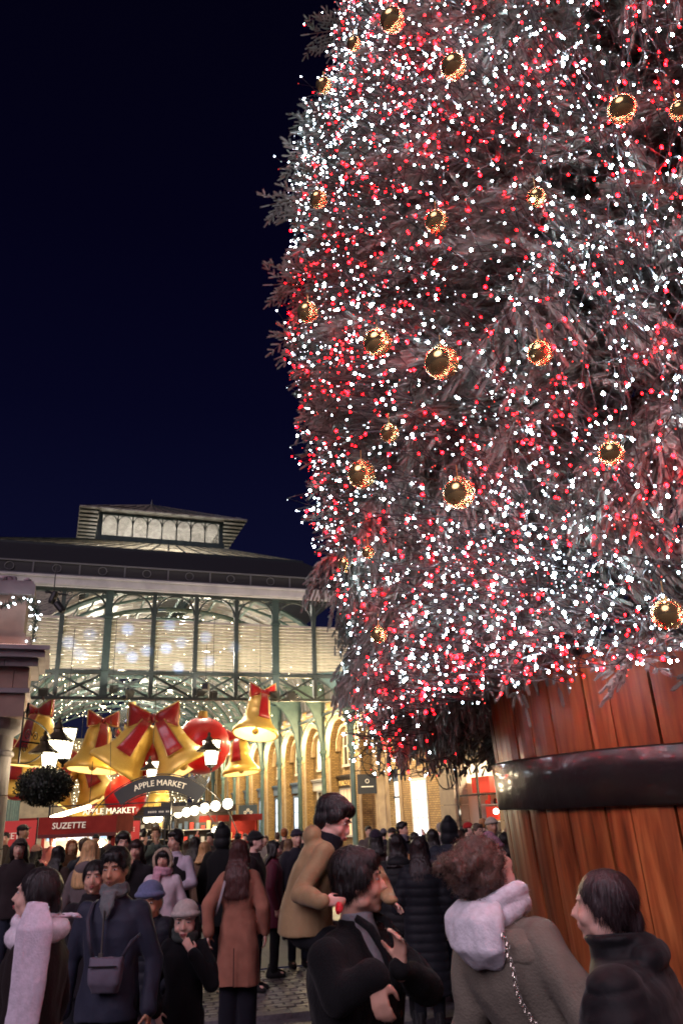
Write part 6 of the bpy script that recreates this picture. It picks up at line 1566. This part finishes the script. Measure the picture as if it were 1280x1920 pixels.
# far and middle crowd: px, head top, distance, facing, label, options
def P(*a, **k): return person(*a, **k)
crowd = [
 (44, 1543, 16, 100, 'man in dark flat cap and olive coat by the red banner', dict(coat=(84, 78, 62), hair='short', hat='cap', hatc=(35, 32, 34))),
 (40, 1568, 11.5, 165, 'woman with long dark hair in dark coat beside the stone column', dict(coat=(44, 34, 36), hair='long', fem=1, hatc=(60, 50, 44), hat='cap')),
 (70, 1582, 14.5, 20, 'person in pale pink knit hat and dark coat at the stall', dict(coat=(26, 22, 28), hair='bob', fem=1, hat='beanie', hatc=(200, 150, 140))),
 (100, 1566, 21.2, 175, 'crepe seller in pinkish top standing inside the lit stall', dict(coat=(170, 120, 110), hair='short', coatk='hoodie', la='front', ra='front')),
 (111, 1585, 12.5, 15, 'woman with dark wavy hair in dark flecked coat', dict(coat=(60, 46, 40), hair='wavy', fem=1)),
 (136, 1573, 15, 155, 'red haired woman turned towards the camera near the stall', dict(coat=(90, 60, 52), hair='long', hairc=(120, 62, 36), fem=1, skin='fair')),
 (160, 1570, 12.8, 10, 'man in navy jacket seen from behind near the stall', dict(coat=(24, 30, 48), hair='short', hairc=(60, 44, 32))),
 (181, 1562, 19, 185, 'man in dark cap standing at the right stall post', dict(coat=(30, 26, 28), hair='short', hat='cap', hatc=(25, 25, 28))),
 (172, 1574, 9.8, 12, 'blonde woman in grey hooded coat seen from behind', dict(coat=(112, 100, 100), hair='long', hairc=(176, 140, 96), fem=1, hood=1)),
 (232, 1560, 10.8, 170, 'young man with black mop of hair in black jacket behind the father', dict(coat=(22, 22, 26), hair='mop', hy=-10)),
 (257, 1573, 10.6, 178, 'woman with long hair and white cup in the left crowd', dict(coat=(38, 34, 38), hair='fringe', fem=1, ra='chin', hairc=(44, 28, 24))),
 (294, 1548, 14.5, 180, 'man in grey green top lifting his hands near the kiosk', dict(coat=(84, 96, 96), hair='short', hairc=(80, 60, 44), la='phone', ra='phone')),
 (331, 1556, 11, 190, 'young man in dark vest with pale lilac sleeves', dict(coat=(200, 186, 200), hair='mop', hy=25, vest=1, la='front')),
 (308, 1590, 9.8, 178, 'girl with fringe, fur hood and pink checked scarf', dict(coat=(226, 206, 214), hair='fringe', fem=1, hood=2, scarf='tails', scarfc=(214, 160, 176), ra='bag', gz=0)),
 (366, 1568, 13.5, 20, 'dark haired woman in dark coat left of the tall hooded man', dict(coat=(34, 28, 30), hair='long', fem=1)),
 (384, 1578, 13, 10, 'fair haired child height visitor in brown coat', dict(coat=(88, 66, 54), hair='bob', hairc=(150, 112, 74), fem=1)),
 (352, 1574, 15.5, 5, 'woman in brown coat seen from behind in the deep crowd', dict(coat=(70, 50, 40), hair='bob', fem=1, hairc=(50, 32, 22))),
 (396, 1560, 16, 200, 'visitor with raised arm taking a picture under the globe lamps', dict(coat=(60, 50, 48), hair='short', ra='phoneup')),
 (418, 1546, 11.2, 8, 'tall man in black hooded coat left of the camel coat woman', dict(coat=(16, 16, 19), hair='short', hat='hood', hatc=(16, 16, 19), coatk='midi')),
 (446, 1562, 19, 30, 'bareheaded visitor deep in the hall behind the camel coat woman', dict(coat=(50, 40, 40), hair='short')),
 (478, 1556, 10.6, 95, 'man in black beanie and dark coat facing right', dict(coat=(34, 22, 26), hair='short', hat='beanie', hatc=(14, 14, 18), coatk='midi', skin='fair')),
 (498, 1566, 19, 180, 'distant visitor in pale coat between beanie man and burgundy coat', dict(coat=(150, 140, 130), hair='short', hairc=(90, 66, 48))),
 (513, 1575, 11.4, 85, 'woman in long burgundy coat with dark ponytail looking right', dict(coat=(84, 26, 44), hair='long', fem=1, coatk='midi', skin='fair', trousers=(16, 16, 20), cmm='nylon')),
 (533, 1552, 18, 10, 'ginger haired visitor far off by the shop windows', dict(coat=(60, 44, 40), hair='short', hairc=(130, 74, 40))),
 (556, 1552, 12, 160, 'man in dark knitted hat close to the boy on shoulders', dict(coat=(36, 34, 44), hair='short', hat='beanie', hatc=(40, 34, 50))),
 (541, 1572, 14.5, 15, 'long haired woman in grey coat left of the dark knitted hat', dict(coat=(80, 72, 74), hair='long', fem=1, hairc=(96, 70, 50))),
 (520, 1560, 21, 5, 'far visitor in dark coat by the third column', dict(coat=(40, 36, 38), hair='short', hairc=(70, 52, 40))),
 (703, 1553, 11.5, 5, 'person in purple black beanie with pale shoulder strap', dict(coat=(60, 40, 36), hair='bob', fem=1, hat='beanie', hatc=(38, 26, 44), strap=1)),
 (734, 1549, 14.2, 170, 'visitor in dark brown cap left of the bearded man', dict(coat=(46, 36, 34), hair='short', hat='cap', hatc=(40, 28, 26))),
 (752, 1540, 13.8, 135, 'bearded dark haired man in scarf in front of the brick wall', dict(coat=(40, 34, 40), hair='short', scarf='plain', scarfc=(120, 110, 120), hy=-10)),
 (776, 1560, 13, 10, 'person holding up a lit phone in front of the sash window', dict(coat=(22, 22, 28), hair='short', ra='phoneup', phone=1)),
 (789, 1556, 14.5, 15, 'visitor in dark hat right of the raised phone', dict(coat=(36, 24, 40), hair='bob', fem=1, hat='beanie', hatc=(40, 24, 40))),
 (809, 1554, 12, 0, 'black haired person in light pink jacket seen from behind', dict(coat=(214, 176, 184), hair='bob', fem=1, trousers=(206, 160, 170))),
 (824, 1542, 17, 20, 'grey haired visitor far off by the stone pier', dict(coat=(120, 110, 110), hair='short', hairc=(120, 110, 104))),
 (742, 1562, 8.7, 2, 'person in black puffer jacket with small white logo and grey hood', dict(coat=(17, 17, 21), hair='bob', fem=1, coatk='puffer', hood=1, trousers=(16, 16, 20), scarf='plain', scarfc=(176, 170, 176), logo=1, hairc=(26, 18, 18))),
 (784, 1568, 8.6, 5, 'woman in long black quilted coat beside the logo jacket', dict(coat=(16, 18, 26), hair='long', fem=1, coatk='pufferlong', hem=.30, hairc=(36, 24, 24))),
 (772, 1600, 9.6, 20, 'fair haired child in olive coat between the two black coats', dict(coat=(78, 74, 50), hair='bob', child=1, hairc=(150, 104, 60))),
 (839, 1534, 9.9, 4, 'tall person in pointed black hood and blue jeans seen from behind', dict(coat=(30, 34, 46), hair='short', hat='hood', hatc=(16, 17, 24), coatk='puffer', trousers=(30, 36, 60), wide=1.06)),
 (858, 1556, 12.5, 12, 'brown haired visitor in brown coat right of the pointed hood', dict(coat=(56, 40, 34), hair='long', fem=1, hairc=(60, 40, 30))),
 (876, 1540, 15.5, 100, 'visitor in red knitted hat before the gift shop window', dict(coat=(52, 30, 36), hair='short', hat='beanie', hatc=(176, 30, 28), skin='fair')),
 (893, 1543, 13.2, 150, 'man in glasses and dark jacket before the gift shop', dict(coat=(26, 24, 28), hair='short', hairc=(70, 54, 44), glasses=1)),
 (904, 1534, 17.5, 30, 'fair haired visitor deep behind by the shop window', dict(coat=(46, 40, 40), hair='short', hairc=(150, 100, 60))),
 (919, 1530, 12.6, 165, 'man in cream knitted hat and cream jacket with black strap', dict(coat=(190, 170, 144), hair='short', hat='beanie', hatc=(196, 180, 160), strapb=1, skin='tan')),
 (944, 1560, 9.6, 15, 'person in black coat with pale fur hood beside the barrel', dict(coat=(15, 15, 18), hair='long', fem=1, hood=1, scarf='big', scarfc=(216, 200, 186))),
 (950, 1552, 14, 5, 'visitor in pale coat half hidden by the barrel', dict(coat=(214, 200, 190), hair='long', fem=1, hairc=(130, 104, 80))),
 (921, 1567, 8.0, 100, 'woman in pale pink tall knitted hat holding a hand to her face', dict(coat=(92, 66, 74), hair='bob', fem=1, hat='tallbeanie', hatc=(236, 176, 200), ra='chin', la='down', skin='fair', glasses=1)),
 (12, 1560, 19, 170, 'partly hidden visitor at the extreme left behind the column', dict(coat=(60, 50, 40), hair='short')),
 (208, 1560, 20, 12, 'dark haired visitor queueing right of the stall', dict(coat=(44, 40, 40), hair='short')),
 (270, 1553, 20, 8, 'visitor in black deep in the hall above the white cup', dict(coat=(30, 28, 30), hair='short')),
 (414, 1564, 21, 160, 'pale faced visitor far off by the dark kiosk', dict(coat=(80, 60, 52), hair='short', hairc=(60, 44, 34))),
 (460, 1563, 22, 190, 'farthest visitor in red scarf by the red topped cart', dict(coat=(50, 44, 50), hair='short', scarf='plain', scarfc=(170, 30, 34))),
 (568, 1556, 17, 15, 'visitor in black cap far behind the boy', dict(coat=(30, 28, 32), hair='short', hat='cap', hatc=(20, 20, 22))),
 (690, 1548, 18, 170, 'distant visitor facing the camera by the shop doors', dict(coat=(90, 80, 76), hair='short')),
 (718, 1552, 18.5, 10, 'distant visitor with grey hat by the shop doors', dict(coat=(44, 40, 50), hair='short', hat='beanie', hatc=(100, 96, 100))),
 (866, 1548, 18, 15, 'distant visitor in dark coat left of the red hat', dict(coat=(34, 30, 30), hair='short')),
]
M_phone = mat('phone_case', (.02, .02, .02), .3); M_pscr = mat('phone_screen', (.1, .1, .1), .2, emit=(.9, .85, 1.0), es=2.2); M_wht = mat('white_print', (.8, .8, .8), .6)
for i, (x, y, D, f, lab, o) in enumerate(crowd):
    o = dict(o); o.pop('gz', 0); cc = {'coat': o.pop('coat'), 'trousers': random.choice([(22, 24, 32), (30, 30, 34), (40, 44, 60)])}
    for a, b in (('hatc', 'hat'), ('scarfc', 'scarf'), ('hairc', 'hair'), ('trousers', 'trousers')):
        if a in o: cc[b] = o.pop(a)
    ex = {k: o.pop(k) for k in ('vest', 'strap', 'strapb', 'phone', 'logo') if k in o}; cmm = o.pop('cmm', 'wool'); sk = o.pop('skin', 'light')
    shape = dict(o, coat=o.pop('coatk', 'jacket'), vox=.013 if D < 11.5 else .019, seed=i % 3); shape.pop('coatk', None)
    if D >= 11.5: shape['hands'] = shape.get('ra') is not None
    rt, M, bf = person(x, y, D, f, lab, shape, cc, sk, group='people in the crowd', cm=cmm)
    if ex.get('phone'):
        g = MB(); g.box(-.038, .038, -.004, .004, -.075, .075); ph_ = g.build('phone', M_phone, rt); ph_.location = (.06, .36, 1.76)
        g = MB(); g.box(-.034, .034, -.0065, -.0045, -.07, .07); g.build('screen', M_pscr, ph_)
    if ex.get('strap') or ex.get('strapb'):
        sg = -1 if ex.get('strap') else 1
        pts = [(-.12, sg*.02, 1.44), (-.09, sg*.125, 1.38), (.0, sg*.165, 1.22), (.12, sg*.155, 1.04), (.185, sg*.08, .95)]
        band(rt, 'shoulder_strap', pts, .045, cloth((196, 176, 150)) if ex.get('strap') else cloth((14, 14, 16)), [(0, sg, .6), (0, sg, .3), (0, sg, 0), (0, sg, 0), (.6, sg, 0)])
        if ex.get('strapb'):
            g = MB(); g.ball((.08, .19, 1.12), (.10, .05, .075), 14, 10); g.build('chest_bag', cloth((14, 14, 16)), rt, smooth=True)
    if ex.get('vest'):
        g = MB(); g.loft([(V(0, 0, .86), .205, .155, .8), (V(0, 0, 1.1), .19, .142, .82), (V(0, 0, 1.28), .195, .152, .82), (V(0, -.005, 1.38), .15, .13), (V(0, -.005, 1.46), .10, .10)], 24)
        inst('vest', remesh(g, .013, 3, fold(.006, 11, 4), 'vest'), rt, cloth((30, 26, 30)))
        for s in (-1, 1): tubepart(rt, 'drawstring', [(s*.03, .12, 1.45), (s*.035, .17, 1.36), (s*.03, .175, 1.22)], .005, M_wht, 5)
    if ex.get('logo'):
        g = MB()          # small white quarter-dome print with two curved gaps, high on the right shoulder
        for k, (r0, r1) in enumerate(((0, .016), (.022, .032), (.038, .050))):
            n = 8; v = []
            for j in range(n+1):
                a = PI/2*j/n
                for r_ in (r0, r1): v.append((r_*math.cos(a)*1.25, r_*math.sin(a), 0)); 
            g.add(v, [(2*j, 2*j+2, 2*j+3, 2*j+1) for j in range(n)])
        lg = g.build('logo', M_wht, rt); lg.matrix_local = Matrix.Translation((.060, -.170, 1.335)) @ Matrix.Rotation(R(80), 4, 'X')
# ------------------------------------------------------------------ people close to the camera
SG = -.10
def lp_(F, px, py, D): return tuple(F.inverted() @ at(px, py, D))
# father, black coat, hair full, looking right; boy on his back
Ff = frame(660, 1592, 3.7, 118, SG)
e_r = lp_(Ff, 632, 1868, 3.42); w_r = lp_(Ff, 702, 1832, 3.34)
e_l = lp_(Ff, 800, 1855, 3.68); w_l = lp_(Ff, 752, 1818, 3.44)
fsh = dict(vox=.0085, coat='jacket', hair='mop', hy=-24, hp=3, seed=11, wide=1.42,
           ra=(e_r, w_r, lp_(Ff, 702, 1870, 3.1) if False else (0.05, .25, -.95), (-.9, -.2, .1)),
           la=(e_l, w_l, (.25, .15, .95), (.75, -.4, .1)))
rt, M, bf = person(660, 1592, 3.7, 118, 'man in black coat with thick dark hair, carrying the boy and looking right', fsh, dict(coat=(15, 15, 18), hair=(20, 14, 14)), 'light', SG)
g = MB(); g.loft([(V(0, .03, 1.33), .055, .10), (V(0, .02, 1.44), .075, .085), (V(0, .012, 1.50), .066, .068), (V(0, .012, 1.535), .062, .064)], 18)
inst('shirt', remesh(g, .0085, 2, fold(.003, 26, 3), 'shirt'), rt, cloth((150, 150, 156)))
for s in (-1, 1):
    g = MB(); g.tube([V(s*.07+.012, .05, 1.52), V(s*.078+.014, .115, 1.49), V(s*.060+.016, .160, 1.41), V(s*.030+.02, .186, 1.30), V(.02, .190, 1.24)], [.016, .018, .015, .012, .008], 8); inst('collar', remesh(g, .007, 2, None, 'collar'), rt, cloth((15, 15, 18)))
for k in range(3):
    g = MB(); g.lathe([(0, .006), (.012, .005), (.014, 0)], 12, Matrix.Translation((.03, .192-.004*k, 1.20-.12*k)) @ Matrix.Rotation(R(-90), 4, 'X')); g.build('button', M_lens, rt)
# boy
bs = .66
Fb = Matrix.Translation((at(636, 1495, 3.92).x, at(636, 1495, 3.92).y, at(636, 1495, 3.92).z-1.80*bs)) @ Matrix.Rotation(-R(80), 4, 'Z') @ Matrix.Scale(bs, 4) @ Matrix.Translation((0, -.31, 0))
def unb(p, a=R(20)):
    h = p[2]-.92; return (p[0], p[1]*math.cos(a)-h*math.sin(a), .92+h*math.cos(a)+p[1]*math.sin(a))
bsh = dict(vox=.011, coat='hoodie', hair='mop', child=1, hy=24, hp=-4, seed=5, legs='ride', lean=20, hood=1, wide=1.40, deep=1.38,
           ra=(unb(lp_(Fb, 572, 1700, 3.72)), unb(lp_(Fb, 612, 1722, 3.50)), (.1, .9, .2), (-.9, .1, -.2)),
           la=(unb(lp_(Fb, 705, 1660, 4.0)), unb(lp_(Fb, 735, 1722, 3.62)), (-.1, .8, -.5), (.3, -.2, -.9)), hem=.86)
rt, M, bf = person(636, 1495, 3.92, 80, 'boy with black bowl cut in tan hooded jacket, riding on the man in black', bsh, dict(coat=(152, 126, 90), hair=(18, 14, 14), trousers=(30, 30, 36)), 'fair', 0, s=bs, cm='nylon')
g = MB(); g.loft([(V(0, .03, 1.42), .13, .10), (V(0, .03, 1.49), .115, .11), (V(0, .035, 1.53), .10, .10)], 18); o = inst('dark_collar', remesh(g, .011, 2, fold(.004, 20, 2), 'dark_collar'), rt, cloth((16, 18, 30)))
co = o.data; n = len(co.vertices); a_ = np.empty(n*3); co.vertices.foreach_get('co', a_); co.vertices.foreach_set('co', bf(a_.reshape(-1, 3)).ravel())
q = rt.matrix_basis.inverted() @ at(634, 1704, 3.40)
g = MB(); g.tube([q+Vector((-.05, .0, -.01)), q+Vector((-.02, .01, .012)), q+Vector((.03, 0, .0)), q+Vector((.055, -.01, -.015))], [.014, .026, .022, .012], 10); g.build('red_toy', mat('red_plastic', (.6, .01, .02), .3), rt)

# man in navy quarter zip with scarf and bag
rt, M, bf = person(219, 1587, 5.8, 184, 'man in dark navy zip jacket with grey scarf and grey crossbody bag', dict(vox=.009, coat='jacket', hair='short', scarf='inner', hy=2, hp=-7, seed=21, turtle=0, wide=.95, la='down', ra='down'), dict(coat=(38, 41, 58), scarf=(112, 116, 118), hair=(18, 14, 14)), 'tan', SG, cm='nylon')
g = MB(); g.box(-.004, .004, .160, .168, 1.20, 1.42, Matrix.Rotation(R(0), 4, 'X')); g.build('zip', M_bolt, rt)
g = MB(); g.box(-.012, .012, .170, .178, 1.17, 1.20); g.build('zip_pull', M_bolt, rt)
g = MB(); g.loft([(V(-.04, .175, 1.00), .075, .03, .5), (V(-.04, .185, 1.05), .095, .045, .5), (V(-.04, .185, 1.12), .10, .045, .5), (V(-.04, .175, 1.18), .10, .03, .5)], 20)
inst('crossbody_bag', remesh(g, .008, 2, fold(.005, 34, 5), 'crossbody_bag'), rt, cloth((92, 86, 100), 'nylon'))
g = MB(); g.box(-.12, .045, .228, .236, 1.135, 1.143); g.build('bag_zip', M_lens, rt)
band(rt, 'bag_strap', [(.05, .165, 1.18), (.08, .17, 1.28), (.105, .14, 1.38), (.11, .06, 1.445), (.10, .0, 1.46)], .022, cloth((60, 56, 68), 'nylon'), [(0, 1, 0), (0, 1, 0), (0, 1, .3), (0, .5, 1), (0, 0, 1)])
band(rt, 'bag_strap', [(-.13, .165, 1.18), (-.165, .13, 1.25), (-.19, .05, 1.28)], .022, cloth((60, 56, 68), 'nylon'), [(0, 1, 0), (-.5, 1, 0), (-1, 0, 0)])
rt, M, bf = person(180, 1612, 6.9, 178, 'woman with dark hair tied back, peering over the shoulder of the navy jacket man', dict(vox=.010, coat='jacket', hair='tied', fem=1, hy=-6, seed=22), dict(coat=(30, 26, 32), hair=(20, 15, 15)), 'light', SG)
rt, M, bf = person(283, 1647, 6.8, 186, 'child in blue grey knitted hat and dark shiny puffer jacket', dict(vox=.010, coat='puffer', hair='short', hat='beanie', child=1, hy=-4, hp=-4, seed=23, legs='stand', la='pocket', ra='pocket', fem=0), dict(coat=(24, 26, 38), hat=(104, 112, 150), trousers=(120, 104, 110)), 'tan', SG)
rt, M, bf = person(349, 1683, 6.4, 176, 'child in cream knitted hat covering mouth with one hand', dict(vox=.0085, coat='midi', hair='bob', hat='beanie', child=1, hp=-5, seed=24, scarf='plain',
    la=((-.24, .10, 1.14), (-.10, .20, 1.38), (.55, -.12, .82), (.25, -.95, -.1)), ra='pocket', hem=.56), dict(coat=(17, 18, 24), hat=(200, 190, 184), scarf=(70, 80, 76), trousers=(20, 20, 24)), 'fair', SG)
# woman in camel coat, back view, walking away
rt, M, bf = person(449, 1573, 8.5, 4, 'woman with long auburn hair in long camel pink coat, walking away', dict(vox=.010, coat='long', hair='wavy', fem=2, legs='stand', seed=31, la='back', ra='down', hem=.46), dict(coat=(168, 112, 92), hair=(66, 34, 30), trousers=(26, 26, 38), shoes=(176, 150, 150)), 'fair', 0)
band(rt, 'bag_strap', [(-.10, -.10, 1.44), (-.115, -.155, 1.35), (-.15, -.16, 1.22), (-.20, -.13, 1.08)], .028, cloth((170, 160, 165)), [(0, -1, .5), (0, -1, .2), (0, -1, 0), (-.6, -1, 0)])
g = MB(); g.box(-.004, .004, -.205, -.195, .47, .80); g.build('coat_vent', cloth((80, 50, 44)), rt)
# far left woman in white scarf
rt, M, bf = person(82, 1625, 4.7, 268, 'woman in profile with big white knitted scarf and dark brown coat at the left', dict(vox=.009, coat='midi', hair='tied', fem=1, scarf='big', hp=4, seed=41, hem=.5), dict(coat=(30, 20, 20), hair=(24, 16, 18), scarf=(232, 220, 232)), 'fair', SG)
g = MB()
Fw = rt.matrix_basis.inverted()
g.loft([((Fw @ at(72, 1690, 4.42)), .03, .05), ((Fw @ at(66, 1740, 4.36)), .034, .085), ((Fw @ at(54, 1840, 4.36)), .03, .082), ((Fw @ at(38, 1945, 4.36)), .026, .078)], 14)
g.loft([((Fw @ at(100, 1722, 4.45)), .06, .08), ((Fw @ at(124, 1712, 4.5)), .06, .06), ((Fw @ at(143, 1722, 4.5)), .04, .035)], 12)
inst('scarf_end', remesh(g, .009, 3, fold(.006, 30, 6), 'scarf_end'), rt, cloth((222, 208, 224), 'knit'))
# blurred passer-by at the very left edge
rt, M, bf = person(-78, 1655, 3.1, 95, 'person in reddish brown coat cut by the left frame edge', dict(vox=.012, coat='midi', hair='bob', fem=1, seed=42, wide=1.1), dict(coat=(70, 34, 32), hair=(40, 22, 18)), 'light', SG)
# curly haired woman looking up
rt, M, bf = person(868, 1580, 3.4, 52, 'woman with curly bun in olive grey coat and white hood, looking up at the tree', dict(vox=.009, coat='midi', hair='curlybun', fem=1, hp=25, side=-12, lean=-11, seed=51, scarf='plain', hood=0, wide=1.0, ra='pocket', la='pocket', hem=.5), dict(coat=(124, 117, 104), hair=(86, 64, 54), scarf=(236, 232, 240)), 'fair', SG)
def bp3(p): return bend_pt(bf, p)
g = MB()      # white hood lying over the collar
g.loft([(bp3((0, -.13, 1.36)), .06, .03), (bp3((0, -.155, 1.43)), .12, .06), (bp3((0, -.12, 1.52)), .12, .07), (bp3((0, -.07, 1.56)), .09, .05)], 18)
inst('hood', remesh(g, .009, 3, fold(.010, 26, 8), 'hood'), rt, cloth((236, 232, 240), 'knit'))
g = MB(); g.loft([(bp3((0, .0, 1.36)), .215, .150), (bp3((0, -.0, 1.42)), .195, .15), (bp3((0, -.01, 1.46)), .15, .125)], 24); inst('coat_collar', remesh(g, .009, 3, fold(.006, 14, 9), 'coat_collar'), rt, cloth((130, 122, 108)))
pts = [bp3((.125+.02*math.sin(k*.3), -.165-.008*math.sin(k*.25)+(.02 if k < 3 else 0), 1.45-.60*k/44)) for k in range(45)]
g = MB()
for k in range(0, 44): g.tube([pts[k]+Vector((.006*math.cos(t*PI/3)*(1 if k % 2 else .3), .006*math.cos(t*PI/3)*(.3 if k % 2 else 1), .011*math.sin(t*PI/3))) for t in range(6)], .0024, 4, closed=True)
g.build('chain_strap', mat('pale_metal_chain', (.75, .68, .58), .25, metal=.9), rt, kind='stuff')
g = MB(); g.loft([(bp3((.15, -.19, .58)), .13, .05, .4), (bp3((.15, -.20, .75)), .13, .06, .4), (bp3((.15, -.19, .84)), .12, .045, .4)], 20); g.build('black_bag', cloth((14, 14, 16), 'nylon'), rt, smooth=True)
# woman in black coat, right
rt, M, bf = person(1128, 1629, 3.3, 296, 'woman with smooth dark hair in bulky black coat in front of the barrel', dict(vox=.009, coat='puffer', hair='tied', fem=1, hp=6, lean=5, seed=61, wide=1.75, hood=1, hem=.62, la=((-.22, .10, 1.12), (-.12, .34, 1.08), (.1, .95, .25), (.9, 0, .3)), ra='pocket', turtle=1), dict(coat=(13, 13, 17), hair=(40, 28, 30)), 'fair', SG)
q = bp3 = bend_pt(bf, (-.06, .44, 1.14)); g = MB(); g.box(-.036, .036, -.004, .004, -.07, .07, Matrix.Translation(q) @ Matrix.Rotation(R(-20), 4, 'X')); g.build('phone', M_phone, rt)
